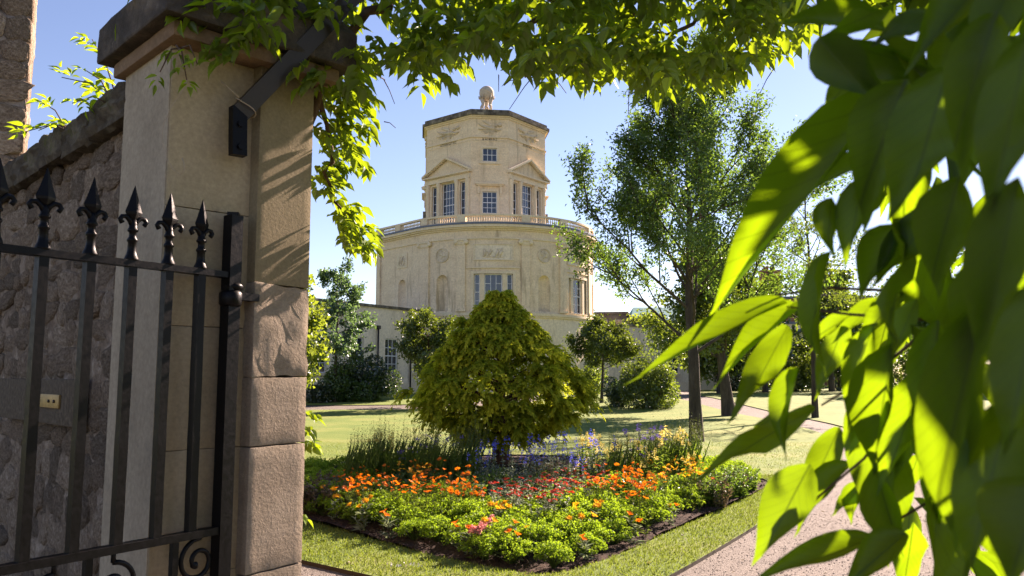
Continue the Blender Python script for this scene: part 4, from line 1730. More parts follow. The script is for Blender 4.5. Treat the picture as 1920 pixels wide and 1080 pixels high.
def shrub(name, label, c, r, count, L, W, mat, seed, group=None, cat='shrub', blobs=9):
    rg = np.random.default_rng(seed)
    c = Vector(c)
    T = empty(name, c, 0, label, cat, group)
    cen = rg.normal(size=(blobs, 3)) * .42
    cen[:, 2] = np.abs(cen[:, 2]) * .9 + .35
    rad = rg.uniform(.35, .62, blobs)
    cen[0] = (0, 0, .45)
    rad[0] = .75
    b = rg.integers(0, blobs, count)
    d = rand_dirs(count, rg)
    q = cen[b] + d * (rad[b] * rg.uniform(.72, 1.04, count))[:, None]
    q[:, 2] = np.maximum(q[:, 2], rg.uniform(.02, .18, count))
    C = q * np.array(r)
    D = d * .6 + rand_dirs(count, rg) * .8
    s = rg.uniform(.7, 1.25, count)
    V, Tt = leaves(C, D, d + rand_dirs(count, rg) * .6 + np.array([0, 0, .5]), L * s, W * s, LEAF_LO)
    tint = np.clip(rg.normal(.5, .27, count), 0, 1)
    mobj('foliage', tri_mesh('foliage', V, Tt, mat, np.repeat(tint, len(LEAF_LO[0])), True), T, 'stuff')
    mb = MB()
    rr = random.Random(seed)
    for k in range(7):
        a = rr.uniform(0, 6.28)
        mb.tube([(0, 0, -.1), (.25 * r[0] * math.cos(a), .25 * r[1] * math.sin(a), .3 * r[2]), (.55 * r[0] * math.cos(a), .55 * r[1] * math.sin(a), .75 * r[2])], [.045, .03, .01], 5)
    mb.build('stems', M_bark, T)
    return T


# tall feathery tree and its neighbour
tree('tall_tree', 'tall airy feathery-leaved tree with slim dark trunk on the lawn', (4.62, 20.3, 0), 9.0, .165, 62000, .100, .024, M_tallf, 3, limbs=24, clear=.25, spread=.78, limb_len=.43, up=.66, sub=7, subsub=5, sigma=.10, lean=(-.15, 0))
tree('leaning_tree', 'dark bushy tree with rough leaning trunk beside the bend in the path', (8.85, 33.0, 0), 6.9, .27, 22000, .15, .055, M_broad, 12, limbs=16, clear=.30, spread=.95, limb_len=.38, up=.40, sub=5, subsub=4, sigma=.24, lean=(-.6, 0))
# small ornamental trees before the building
tree('thorn_tree', 'spreading dark green thorn tree with ragged top before the wing', (-3.75, 38.6, rise(0, 38.6)), 3.9, .15, 12000, .13, .05, M_broadd, 21, limbs=16, clear=.26, spread=1.25, limb_len=.56, up=.42, sub=5, subsub=4, sigma=.15, bark=M_barkr, lean=(-.35, 0))
tree('parasol_tree', 'small flat topped tree with thin leaning trunk beside the round shrub', (4.55, 41.0, rise(0, 41)), 3.85, .085, 9500, .14, .05, M_broadd, 33, limbs=13, clear=.46, spread=1.45, limb_len=.52, up=.36, sub=5, subsub=4, sigma=.13, lean=(.15, 0))
# tall blue-green tree by the wing
rg_ = random.Random(4)
tree('ginkgo_tree', 'blue green layered upright tree standing against the pale wing', (-9.1, 41.5, rise(0, 41.5)), 7.0, .10, 7500, .15, .06, M_blue, 41, limbs=22, clear=.26, spread=1.0, limb_len=.28, up=.34, sub=4, subsub=3, sigma=.09)
tree('lime_green_tree', 'bright yellow green young tree beside the gate jamb', (-6.75, 24.0, 0), 4.3, .07, 6500, .15, .055, M_lime, 52, limbs=14, clear=.2, spread=.9, limb_len=.34, up=.5, sub=4, subsub=4, sigma=.14)
# shrubs
shrub('laurel_bush', 'dark laurel bush under the tall wing window', (-8.2, 43.0, rise(0, 43)), (1.5, 1.3, 1.75), 6000, .16, .05, M_dark, 61)
shrub('mid_green_bush', 'mid green mounded bush in front of the dark laurel', (-8.9, 42.0, rise(0, 42)), (1.1, .9, 1.35), 4500, .13, .04, M_tallf, 62)
shrub('low_bush', 'low loose bush at the right end of the wing border', (-7.45, 42.3, rise(0, 42.3)), (.9, .8, 1.0), 3500, .13, .04, M_tallf, 63)
shrub('low_bush', 'low dark glossy bush at the near end of the wing border', (-9.75, 41.0, rise(0, 41)), (.7, .6, .75), 2600, .13, .045, M_dark, 64)
shrub('round_shrub', 'broad rounded light green shrub beside the flat topped tree', (6.55, 37.5, rise(0, 37.5)), (1.55, 1.2, 1.65), 9500, .13, .035, M_broad, 65)
shrub('low_hedge_bush', 'low dark bush nestling against the round shrub', (5.05, 38.6, rise(0, 38.6)), (.75, .7, .95), 3000, .12, .035, M_dark, 66)
shrub('far_bush', 'loose bush beyond the flat topped tree', (4.1, 45.0, rise(0, 45)), (1.1, .9, 1.3), 3000, .14, .045, M_broad, 67)
for i, (x, y, rx, rz_, mt) in enumerate(((17.5, 62, 2.6, 2.6, M_dark), (21.0, 60, 2.4, 2.4, M_broad), (25.5, 63, 2.8, 2.9, M_dark), (30.5, 62, 3.0, 2.6, M_broad), (13.6, 66, 1.5, 1.9, M_dark))):
    shrub('border_bush', ['dark bush at the foot of the sandy house', 'light bush beyond the right hand lawn', 'tall dark bush beyond the right hand lawn', 'broad bush at the far right lawn edge', 'small dark bush at the end of the far path'][i], (x, y, .45), (rx, 1.5, rz_), 4200, .22, .075, mt, 70 + i, 'bushes beyond the right hand lawn')
for i, (x, y, h, mt, lab) in enumerate(((13.4, 52, 5.2, M_broad, 'bushy tree behind the leaning trunk'), (17.6, 56, 6.0, M_dark, 'dark round tree behind the right hand lawn'),
                                        (23.0, 58, 8.6, M_broad, 'tall tree partly hiding the brick chimney'), (29.5, 56, 9.5, M_tallf, 'large green tree far beyond the right hand lawn'),
                                        (36.5, 58, 10.5, M_broad, 'largest tree behind the right hand lawn'), (46, 60, 9.0, M_broadd, 'broad dark tree near the far right garden boundary'), (56, 66, 10.0, M_broad, 'tall tree in the far right garden corner'), (42, 78, 9.5, M_broadd, 'dark tree behind the largest tree'), (10.9, 66, 5.6, M_lime, 'small sunlit tree at the end of the far path'))):
    tree('garden_tree', lab, (x, y, .45), h, .2, 8000, .28, .11, mt, 80 + i, group='trees beyond the right hand lawn', limbs=15, clear=.25, spread=1.0, limb_len=.36, up=.42, sub=5, subsub=3, sigma=.3)
tree('sparse_tree', 'thin sparse tree with open twigs against the sky', (11.8, 31.5, .0), 9.6, .12, 5200, .12, .035, M_broad, 95, limbs=18, clear=.35, spread=.85, limb_len=.33, up=.5, sub=5, subsub=4, sigma=.10)

# ---------------------------------------------------------------- golden conifer
CB = Vector((-.22, 14.6, .02))
CON = empty('golden_conifer', CB, 0, 'dense golden green conifer with drooping sprays in the flower bed', 'conifer')
rg = random.Random(8)
nr = np.random.default_rng(8)
mb = MB()
mb.tube([(0, 0, -.15), (.02, 0, .3), (-.03, 0, .9), (.02, 0, 1.8), (0, 0, 2.9)], [.19, .15, .12, .08, .02], 10)
for k in range(7):
    a = rg.uniform(0, 6.28)
    mb.tube([(.05 * math.cos(a), .05 * math.sin(a), .05), (.16 * math.cos(a), .16 * math.sin(a), .45), (.45 * math.cos(a), .45 * math.sin(a), .8)], [.07, .05, .03], 7)
mb.build('trunk', M_barkr, CON)


def con_r(z):
    """outline radius of the crown at height z above its base"""
    zs = [.28, .56, .76, 1.04, 1.38, 1.6, 1.79, 2.2, 2.68, 2.95, 3.2]
    rs = [.42, .80, 1.28, 1.60, 1.62, 1.38, 1.20, .90, .42, .19, .02]
    return float(np.interp(z, zs, rs))


mbr = MB()
SP_C, SP_D, SP_N, SP_L, SP_W, SP_T = [], [], [], [], [], []
NCL = 500
for k in range(NCL):                                  # rounded overlapping boughs
    f = (k + .5) / NCL
    z = .42 + 2.66 * (f ** 1.12)
    a = k * 2.39996 + rg.uniform(-.25, .25)
    z += rg.gauss(0, .03)
    lobe = 1 + .07 * math.sin(3 * a + 1.3 * z) + .06 * math.sin(7 * a - 3.1 * z) + .06 * math.sin(8 * z + 2 * a) + rg.uniform(-.20, .10)
    if math.cos(a - math.pi) > .8 and .95 < z < 1.25:
        lobe += .12
    rr = con_r(z) * lobe * (1 if k % 5 else .82)
    out = Vector((math.cos(a), math.sin(a), 0))
    cen = out * rr * .86 + Vector((0, 0, z))
    size = rg.uniform(.13, .27) * (.6 + .4 * min(1, con_r(z) / 1.0))
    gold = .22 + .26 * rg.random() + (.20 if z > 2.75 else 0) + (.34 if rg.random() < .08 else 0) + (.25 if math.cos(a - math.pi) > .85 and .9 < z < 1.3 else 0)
    side = out.cross(Vector((0, 0, 1)))
    if z > .6 and k % 4 == 0:
        mbr.tube([Vector((0, 0, z - .35)), out * rr * .45 + Vector((0, 0, z - .12)), cen], [.016, .010, .004], 4, True, False)
    for s_ in range(15):                              # sprigs fan out and droop over the bough
        b = rg.uniform(-1.5, 1.5)
        el = rg.uniform(-.15, 1.0)
        d = (out * math.cos(b) + side * math.sin(b) + Vector((0, 0, el))).normalized()
        st_ = cen + d * size * rg.uniform(.05, .45) + Vector((0, 0, size * .25))
        L = size * rg.uniform(.7, 1.15) * (1.5 if rg.random() < .10 else 1)
        sd = d.cross(Vector((0, 0, 1))).normalized()
        tg_ = gold + rg.gauss(0, .06)
        for i in range(7):
            t = (i + .5) / 7
            q = st_ + d * (L * t) + Vector((0, 0, -.75 * L * t * t))
            tan = d + Vector((0, 0, -1.5 * t))
            for s in (-1, 1, 0):
                dd = tan * (.75 + .4 * t) + sd * s * (1.0 - .5 * t)
                SP_C.append(q + Vector((rg.gauss(0, .008), rg.gauss(0, .008), rg.gauss(0, .008))))
                SP_D.append(dd.normalized() + Vector((rg.gauss(0, .18), rg.gauss(0, .18), rg.gauss(0, .18))))
                SP_N.append(Vector((rg.gauss(0, .5) + d.x * .6, rg.gauss(0, .5) + d.y * .6, 1)))
                SP_L.append(L * (.40 - .12 * t) * rg.uniform(.8, 1.2))
                SP_W.append(.017)
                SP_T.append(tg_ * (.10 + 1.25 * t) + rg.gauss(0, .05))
mbr.build('limb_work', M_barkr, CON, 'stuff')
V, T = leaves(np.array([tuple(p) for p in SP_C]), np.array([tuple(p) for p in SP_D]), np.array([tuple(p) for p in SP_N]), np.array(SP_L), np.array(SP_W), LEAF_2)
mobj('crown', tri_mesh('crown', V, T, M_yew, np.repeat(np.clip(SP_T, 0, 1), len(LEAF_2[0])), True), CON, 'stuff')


# ================================================================= FLOWER BED
def arr(l):
    return np.array([tuple(p) for p in l], float)


def leafmesh(name, C, D, N, L, W, tpl, mat, tint):
    V, T = leaves(arr(C), arr(D), arr(N), np.array(L, float), np.array(W, float), tpl)
    return tri_mesh(name, V, T, mat, np.repeat(np.clip(np.array(tint, float), 0, 1), len(tpl[0])), True)


def parsley_mesh(seed, rad, h):
    rg = random.Random(seed)
    C, D, N, L, W, Tn = [], [], [], [], [], []
    st = MB()
    for k in range(46):
        a = rg.uniform(0, 6.28)
        q = math.sqrt(rg.random())
        tip = Vector((rad * q * math.cos(a), rad * q * math.sin(a), h * (1 - .55 * q * q) * rg.uniform(.78, 1.08)))
        st.tube([(rg.gauss(0, .015), rg.gauss(0, .015), -.02), (tip.x * .5, tip.y * .5, tip.z * .55), tip], [.0045, .0038, .0025], 4, True, False)
        cr = rg.uniform(.034, .060)
        for i in range(40):                     # curled leaflets, a little dome on each stalk
            d = Vector((rg.gauss(0, 1), rg.gauss(0, 1), rg.gauss(.35, .7))).normalized()
            C.append(tip + Vector((d.x * cr, d.y * cr, d.z * cr * .55 - .004)))
            D.append(Vector((d.x, d.y, .2)) + Vector((rg.gauss(0, .5), rg.gauss(0, .5), rg.gauss(0, .5))))
            N.append(d + Vector((rg.gauss(0, .5), rg.gauss(0, .5), .5)))
            L.append(rg.uniform(.014, .027))
            W.append(rg.uniform(.007, .013))
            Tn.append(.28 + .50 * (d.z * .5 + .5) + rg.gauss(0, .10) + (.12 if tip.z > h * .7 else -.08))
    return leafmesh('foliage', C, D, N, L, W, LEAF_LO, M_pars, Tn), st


def proto(name, label, cat, group):
    return empty(name, (0, 0, -50), 0, label, cat, group)


LIVE = []


def place(pr, x, y, rz=None, s=1.0, z=None, label=None):
    o = pr if pr.get('_used', 0) == 0 else copy_tree(pr)
    pr['_used'] = 1
    if '_used' in o and o is not pr:
        del o['_used']
    o.location = (x, y, soil_z(x, y) if z is None else z)
    o.rotation_euler = (0, 0, random.uniform(0, 6.28) if rz is None else rz)
    o.scale = (s, s, s)
    if label:
        o['label'] = label
    LIVE.append(pr)
    return o


def bed_dist(x, y):
    """distance to the bed outline"""
    best = 9
    p = Vector((x, y))
    for i in range(len(BED)):
        a, b = Vector(BED[i]), Vector(BED[(i + 1) % len(BED)])
        t = max(0, min(1, (p - a).dot(b - a) / max((b - a).length_squared, 1e-9)))
        best = min(best, (p - (a + (b - a) * t)).length)
    return best


PARS = []
for i in range(4):
    p = proto('parsley_plant', 'bushy curly leaved parsley plant edging the flower bed', 'parsley', 'curly parsley edging the bed')
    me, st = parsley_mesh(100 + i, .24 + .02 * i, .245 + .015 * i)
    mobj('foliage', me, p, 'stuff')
    st.build('stems', M_stem, p)
    PARS.append(p)
spots = []
tries = 0
random.seed(21)
while len(spots) < 165 and tries < 60000:
    tries += 1
    x, y = random.uniform(-4.2, 4.1), random.uniform(6.9, 13.6)
    if not inside((x, y), BED):
        continue
    d = bed_dist(x, y)
    if d < .22 or d > (1.35 if x < .6 else 1.15):
        continue
    if y > 8.9 + 1.05 * abs(x - .3) + 1.9:
        continue
    if any((x - a) ** 2 + (y - b) ** 2 < (.235 if d > .5 else .25) ** 2 for a, b in spots):
        continue
    spots.append((x, y))
for i, (x, y) in enumerate(spots):
    d = bed_dist(x, y)
    lab = ('small curly parsley plant at the soil edge facing the ' if d < .42 else 'full curly parsley plant between the soil edge and the ') + \
        (('shaded front verge' if x < .3 else 'sunny verge beside the gravel path') if d < .42 else ('orange daisies and pink flowers' if x < -.1 else 'red daisies' if x < 1.2 else 'orange daisies below the snapdragons'))
    place(PARS[i % 4], x, y, None, random.uniform(.80, 1.12) * (.80 if d < .36 else 1.0), None, lab)


def daisy_mesh(name, r, n, mat, centre, cup=.25, seed=1):
    rg = random.Random(seed)
    C, D, N, L, W, Tn = [], [], [], [], [], []
    for k in range(n):
        a = 2 * math.pi * k / n + rg.uniform(-.08, .08)
        d = Vector((math.cos(a), math.sin(a), cup + rg.uniform(-.1, .1)))
        C.append(d * r * .12)
        D.append(d)
        N.append(Vector((-cup * math.cos(a), -cup * math.sin(a), 1)))
        L.append(r * rg.uniform(.85, 1.05))
        W.append(r * 2.6 / n)
        Tn.append(rg.random())
    me = leafmesh(name, C, D, N, L, W, LEAF_LO, mat, Tn)
    bm = bmesh.new()
    bm.from_mesh(me)
    ret = bmesh.ops.create_icosphere(bm, subdivisions=1, radius=r * .26)
    for v in ret['verts']:
        v.co.z *= .6
    for f in bm.faces:
        if all(v in set(ret['verts']) for v in f.verts):
            f.material_index = 1
    bm.to_mesh(me)
    bm.free()
    me.materials.append(centre)
    return me


M_centre = plain('flower_centre', (.28, .10, .01), .9)
M_centred = plain('dark_flower_centre', (.05, .02, .015), .9)
FL_OR = [daisy_mesh('flower', .033, 11, M_orange, M_centre, .3, 1), daisy_mesh('flower', .026, 10, M_orange, M_centre, .7, 2)]
FL_RD = [daisy_mesh('flower', .036, 11, M_red, M_centred, .05, 3), daisy_mesh('flower', .030, 10, M_red, M_centred, -.25, 4)]
FL_GD = [daisy_mesh('flower', .046, 13, M_gold, M_centre, .8, 5)]
FL_GO = [daisy_mesh('flower', .044, 13, M_orange, M_centre, .8, 6)]
FL_YD = [daisy_mesh('flower', .026, 10, M_gold, M_centre, .2, 7)]


def stemmy(seed, n, rad, h, leafn, leafL, leafW, mat, lean=.25, thick=.0035, hv=.25, bias=0.0, upr=(.0, 1.1)):
    """upright leafy stems; returns stem MB, leaf mesh, tips"""
    rg = random.Random(seed)
    st, tips = MB(), []
    C, D, N, L, W, Tn = [], [], [], [], [], []
    for k in range(n):
        a, q = rg.uniform(0, 6.28), math.sqrt(rg.random()) * rad
        p0 = Vector((q * math.cos(a) * .5, q * math.sin(a) * .5, -.03))
        hh = h * rg.uniform(1 - hv, 1)
        p2 = Vector((q * math.cos(a) + (rg.gauss(0, lean) * .5 + bias) * hh, q * math.sin(a) + rg.gauss(0, lean) * hh * .5, hh))
        p1 = p0.lerp(p2, .5) + Vector((rg.gauss(0, .02), rg.gauss(0, .02), .02))
        st.tube([p0, p1, p2], [thick, thick * .8, thick * .55], 4, True, False)
        tips.append((p2, (p2 - p1).normalized()))
        for i in range(leafn):
            t = rg.random() ** 1.1 * .92
            q2 = p0.lerp(p2, t)
            b = rg.uniform(0, 6.28)
            C.append(q2)
            D.append(Vector((math.cos(b), math.sin(b), rg.uniform(*upr))))
            N.append(Vector((rg.gauss(0, .4), rg.gauss(0, .4), 1)))
            L.append(leafL * rg.uniform(.6, 1.2) * (1.1 - .5 * t))
            W.append(leafW * rg.uniform(.7, 1.2))
            Tn.append(rg.gauss(.45, .22))
    return st, leafmesh('foliage', C, D, N, L, W, LEAF_LO, mat, Tn), tips


def flower_plant(name, label, cat, group, seed, n, rad, h, leafn, lL, lW, lmat, flowers, tilt=.5, stemmat=None, **kw):
    p = proto(name, label, cat, group)
    st, me, tips = stemmy(seed, n, rad, h, leafn, lL, lW, lmat, **kw)
    st.build('stems', stemmat or M_stem, p)
    mobj('foliage', me, p, 'stuff')
    rg = random.Random(seed + 1)
    for t, d in tips:
        f = mobj('flower', rg.choice(flowers), p, 'stuff' if flowers[0].name.startswith('flower_spike') else None)
        f.location = t
        f.rotation_euler = (rg.gauss(0, tilt), rg.gauss(0, tilt), rg.uniform(0, 6.28))
    return p


OR = [flower_plant('orange_daisy', 'orange daisy-like flowers on thin stems above feathery leaves', 'flower', 'orange daisies in the bed', 200 + i, 8, .17, .46, 18, .07, .006, M_stem, FL_OR) for i in range(3)]
RD = [flower_plant('red_daisy', 'rust red daisy-like flowers over grey green leaves', 'flower', 'rust red daisies in the bed', 210 + i, 7, .20, .44, 26, .06, .012, M_grey, FL_RD, .3) for i in range(3)]
YD = [flower_plant('yellow_daisy', 'small golden yellow daisies below the tall yellow spikes', 'flower', 'small golden daisies in the bed', 220 + i, 8, .13, .50, 9, .07, .006, M_stem, FL_YD) for i in range(2)]
GZ = [flower_plant('gazania', 'golden cup shaped flower with strappy silver leaves among parsley', 'flower', 'golden cup flowers among the parsley', 230 + i, 2, .06, .30, 14, .13, .006, M_grey, FL_GD, .3) for i in range(2)]
GO = [flower_plant('orange_gazania', 'orange cup shaped flower with strappy silver leaves near the bed edge', 'flower', 'orange cup flowers near the bed edge', 240 + i, 2, .06, .27, 16, .14, .006, M_grey, FL_GO, .3) for i in range(2)]


def spike_mesh(seed, h, n, mat, r0, L, W, z0=.0, gap=0):
    rg = random.Random(seed)
    C, D, N, Ls, Ws, Tn = [], [], [], [], [], []
    for k in range(n):
        t = rg.random()
        a = rg.uniform(0, 6.28)
        C.append(Vector((r0 * math.cos(a) * (1 - .6 * t), r0 * math.sin(a) * (1 - .6 * t), z0 + h * t)))
        D.append(Vector((math.cos(a), math.sin(a), .35)))
        N.append(Vector((rg.gauss(0, .5), rg.gauss(0, .5), 1)))
        Ls.append(L * rg.uniform(.7, 1.2) * (1 - .45 * t))
        Ws.append(W * (1 - .4 * t))
        Tn.append(rg.random())
    return leafmesh('flower_spike', C, D, N, Ls, Ws, LEAF_LO, mat, Tn)


SPY = [spike_mesh(300 + i, .06 + .04 * i, 30, M_yellow, .010, .036, .016) for i in range(3)]
SPB = [spike_mesh(310 + i, .10 + .03 * i, 16, M_blueP, .007, .030, .011) for i in range(3)]
SPV = [spike_mesh(320 + i, .03, 22, M_purple, .02, .022, .008) for i in range(2)]
SPS = [spike_mesh(330 + i, .20 + .05 * i, 34, M_stalkd, .009, .017, .011) for i in range(3)]
SPP = [spike_mesh(340, .05, 44, M_pink, .012, .034, .017)]
SN = [flower_plant('snapdragon', 'pale yellow snapdragon spikes standing tall', 'flower', 'pale yellow snapdragons in the bed', 250 + i, 3, .08, .72, 26, .10, .010, M_stalk, SPY, .08, M_stalk, lean=.12, thick=.006) for i in range(3)]
BL = [flower_plant('blue_salvia', 'blue salvia spikes on pale grey stems', 'flower', 'blue salvias in the bed', 260 + i, 3, .12, .62, 30, .06, .012, M_grey, SPB, .10, lean=.16, thick=.004) for i in range(3)]
PU = [flower_plant('statice', 'small purple flower heads among upright green stems', 'flower', 'purple flowers in the bed', 270 + i, 6, .12, .70, 12, .10, .007, M_stem, SPV, .3, lean=.15) for i in range(2)]
SK = [flower_plant('seed_stalk', 'tall green seed stalks of faded flowers rising behind the orange daisies', 'plant', 'green seed stalks at the back of the bed', 280 + i, 6, .13, .74, 12, .14, .010, M_stalk, SPS, .06, M_stalk, lean=.10, thick=.010, bias=.22, upr=(1.2, 3.0), hv=.35) for i in range(3)]
PK = [flower_plant('pink_antirrhinum', 'salmon pink flower clusters low among the parsley', 'flower', 'salmon pink flowers', 290, 5, .07, .24, 6, .06, .012, M_stem, SPP, .3)]
FILL = []
for i, (mt, nm, lab, grp) in enumerate(((M_tallf, 'leafy_plant', 'leafy green filler plant under the taller flowers', 'leafy filler plants'), (M_grey, 'silver_plant', 'silvery grey leaved plant under the taller flowers', 'silver leaved plants'), (M_dry, 'dry_plant', 'faded brownish dry plant at the bed corner', 'dry plants at the bed corners'))):
    p = proto(nm, lab, 'plant', grp)
    st, me, tips = stemmy(400 + i, 22, .20, .36, 30, .07, .012, mt, lean=.35, thick=.003, hv=.5)
    st.build('stems', M_stem if i < 2 else M_dry, p)
    mobj('foliage', me, p, 'stuff')
    FILL.append(p)


def spot(px, py, h):
    """ground point under a flower top seen at this place, at height h"""
    a, b, c = ray(px, py)
    Y = 10.0
    for _ in range(8):
        Y = (h + soil_z(a / b * Y, Y) - EYE) / (c / b)
    return a / b * Y, Y


random.seed(33)


def strew(protos, regions, h, s0=.85, s1=1.1, mind=0.0, labf=None):
    used = []
    for (x0, x1, y0, y1, n) in regions:
        k, tries = 0, 0
        while k < n and tries < 400:
            tries += 1
            px, py = random.uniform(x0, x1), random.uniform(y0, y1)
            s = random.uniform(s0, s1)
            x, y = spot(px, py, h * s)
            if not inside((x, y), BED) or bed_dist(x, y) < .08:
                continue
            if any((x - a) ** 2 + (y - b) ** 2 < mind * mind for a, b in used):
                continue
            used.append((x, y))
            lab = labf(x, y) if labf else None
            place(random.choice(protos), x, y, random.uniform(-.5, .5) if protos is SK else None, s, None, lab)
            k += 1


def strew_tall(protos, hmesh, regions, mind=.09, labf=None):
    """plants at a chosen distance, grown to the height at which their tops stand in the photograph"""
    used = []
    for (x0, x1, y0, y1, Y0, Y1, n) in regions:
        k, tries = 0, 0
        while k < n and tries < 500:
            tries += 1
            px, py, Y = random.uniform(x0, x1), random.uniform(y0, y1), random.uniform(Y0, Y1)
            q = at(px, py, Y)
            x, y = q.x, q.y
            if not inside((x, y), BED) or bed_dist(x, y) < .25:
                continue
            if any((x - a) ** 2 + (y - b) ** 2 < mind * mind for a, b in used):
                continue
            s = (q.z - soil_z(x, y)) / hmesh
            if not .45 < s < 1.35:
                continue
            used.append((x, y))
            place(random.choice(protos), x, y, random.uniform(-.5, .5) if protos is SK else None, s, None, labf(x, y) if labf else None)
            k += 1


strew(OR, [(635, 700, 878, 915, 10), (725, 795, 880, 912, 9), (770, 800, 862, 878, 3), (820, 895, 900, 925, 9), (860, 880, 880, 890, 2), (1165, 1215, 868, 905, 9), (1110, 1170, 885, 905, 5), (1220, 1235, 880, 890, 2), (1180, 1200, 905, 925, 3)], .43, .8, 1.1, .10,
      lambda x, y: 'orange daisies on thin stems, ' + ('below the yellow snapdragons' if x > .8 else 'in front of the green seed stalks' if x < -.75 else 'between the seed stalks and the red daisies'))
strew(RD, [(915, 960, 900, 920, 3), (960, 1050, 885, 920, 6), (1000, 1115, 870, 905, 8), (1040, 1090, 905, 930, 3), (960, 1040, 918, 932, 2)], .41, .85, 1.1, .11)
strew(YD, [(1235, 1260, 850, 880, 4), (1270, 1310, 855, 880, 6), (1215, 1240, 880, 895, 3), (700, 800, 870, 890, 3)], .46, .85, 1.1, .1)
strew_tall(SN, .74, [(1085, 1100, 808, 825, 10.4, 11.8, 2), (1110, 1125, 812, 850, 10.4, 11.8, 4), (1140, 1165, 815, 855, 10.4, 11.8, 4), (1175, 1240, 803, 845, 10.6, 12, 7), (1262, 1290, 790, 815, 11, 12.4, 5), (1280, 1300, 838, 860, 10.8, 11.6, 4), (1080, 1130, 845, 865, 10.2, 11, 5), (700, 745, 803, 830, 10.6, 11.8, 4), (1190, 1230, 848, 865, 10.2, 11, 4)])
strew_tall(BL, .62, [(912, 938, 822, 850, 10.4, 11.8, 5), (950, 1000, 825, 866, 10.2, 11.6, 9), (1000, 1075, 818, 862, 10.2, 11.6, 12), (1080, 1140, 815, 858, 10.2, 11.8, 10), (1060, 1100, 852, 878, 9.8, 10.8, 6), (872, 905, 840, 868, 10.2, 11.4, 4)], .07)
strew_tall(PU, .64, [(1190, 1245, 808, 850, 10.6, 12, 8), (760, 850, 822, 850, 10.6, 12, 7)])
strew_tall(SK, .80, [(638, 680, 804, 835, 10.6, 12, 10), (680, 745, 800, 832, 10.6, 12.2, 20), (745, 800, 801, 836, 10.6, 12.2, 18), (800, 862, 810, 842, 10.6, 12, 16), (862, 885, 800, 835, 10.6, 11.6, 7), (1120, 1170, 810, 838, 10.6, 12, 8), (1180, 1250, 801, 832, 10.8, 12.2, 14), (1250, 1300, 798, 832, 11.2, 12.6, 14)], .07,
      lambda x, y: 'tall green seed stalks ' + ('among the yellow snapdragons' if x > .6 else 'rising behind the orange daisies, away from the conifer trunk' if x < -1.2 else 'close to the conifer trunk'))
strew(GZ, [(615, 640, 905, 930, 3), (668, 710, 912, 955, 5), (930, 975, 938, 960, 4), (1040, 1075, 950, 968, 3), (1115, 1135, 940, 955, 2), (885, 900, 955, 970, 1), (1200, 1230, 915, 935, 2), (1300, 1330, 885, 900, 2)], .31, .85, 1.1, .1)
strew(GO, [(735, 750, 950, 965, 1), (860, 880, 968, 980, 2), (935, 975, 975, 990, 2), (1095, 1110, 990, 1002, 2), (1185, 1200, 950, 962, 1), (1240, 1255, 938, 950, 1), (1320, 1340, 888, 900, 1), (1090, 1100, 1015, 1030, 1)], .29, .85, 1.1, .1)
strew(PK, [(885, 925, 960, 990, 3)], .26, .9, 1.1, .05)
strew([FILL[0]], [(640, 900, 875, 892, 20), (900, 1300, 868, 892, 28)], .38, .8, 1.2, .12,
      lambda x, y: 'leafy green filler plant under the ' + ('orange daisies and seed stalks' if x < -.4 else 'red daisies and blue salvias' if x < .9 else 'yellow snapdragons'))
strew([FILL[1]], [(900, 1100, 865, 900, 26), (880, 960, 880, 905, 6), (1040, 1070, 1030, 1045, 2), (735, 760, 965, 985, 2), (850, 880, 1000, 1015, 2)], .38, .7, 1.1, .12)
strew([FILL[0]], [(1320, 1420, 855, 885, 9)], .45, .9, 1.35, .1, lambda x, y: 'leafy green plant at the right hand corner of the bed')
strew([FILL[2]], [(575, 640, 860, 880, 12), (1330, 1410, 860, 885, 7), (985, 1040, 830, 850, 6), (860, 900, 1010, 1025, 1)], .45, .9, 1.35, .1)
for pr in set(LIVE):
    if '_used' in pr:
        del pr['_used']
for o in bpy.data.objects:
    if '_used' in o:
        del o['_used']
# prototypes never placed are removed
for o in [q for q in bpy.data.objects if q.type == 'EMPTY' and q.location.z < -40]:
    for c_ in list(o.children):
        bpy.data.objects.remove(c_)
    bpy.data.objects.remove(o)


# ================================================================= CLIMBER OVER THE ARCH
random.seed(51)
vr = np.random.default_rng(51)
VB = Vector((-1.0, 3.35, 0))
VINE = empty('wisteria_vine', VB, 0, 'leafy wisteria trained over the arch, sunlit from behind', 'climber')
mb = MB()
stems = [
    [(-.95, 3.40, 0), (-.98, 3.42, 1.2), (-.97, 3.40, 2.3), at(600, 150, 3.4), at(690, 20, 3.45), at(800, -60, 3.6), at(960, -40, 3.8), at(1050, 5, 3.9)],
    [at(955, 62, 4.0), at(985, 48, 4.0), at(1040, 35, 3.95), at(1100, 0, 3.9), at(1180, -60, 3.8), at(1400, -120, 3.7)],
    [at(985, 145, 4.1), at(1005, 105, 4.05), at(1040, 70, 4.0), at(1068, 28, 3.95), at(1100, 0, 3.9)],
    [at(1232, 60, 3.9), at(1300, 45, 3.9), at(1320, 15, 3.85), at(1345, -30, 3.8), at(1400, -120, 3.7)],
    [at(930, 20, 4.2), at(960, 10, 4.1), at(1000, -10, 4.0), at(1050, 5, 3.9)],
    [at(1140, 10, 4.0), at(1200, 30, 4.0), at(1260, 40, 4.0), at(1330, 15, 3.9)],
    [at(640, 90, 3.5), at(680, 130, 3.6), at(722, 150, 3.7)],
    [at(600, 150, 3.4), at(615, 260, 3.5), at(620, 350, 3.55), at(660, 440, 3.6)],
    [at(1400, -120, 3.7), (1.6, 3.8, 4.1), (2.4, 3.9, 3.8), (3.0, 4.1, 2.8), (3.15, 4.15, 0)],
]
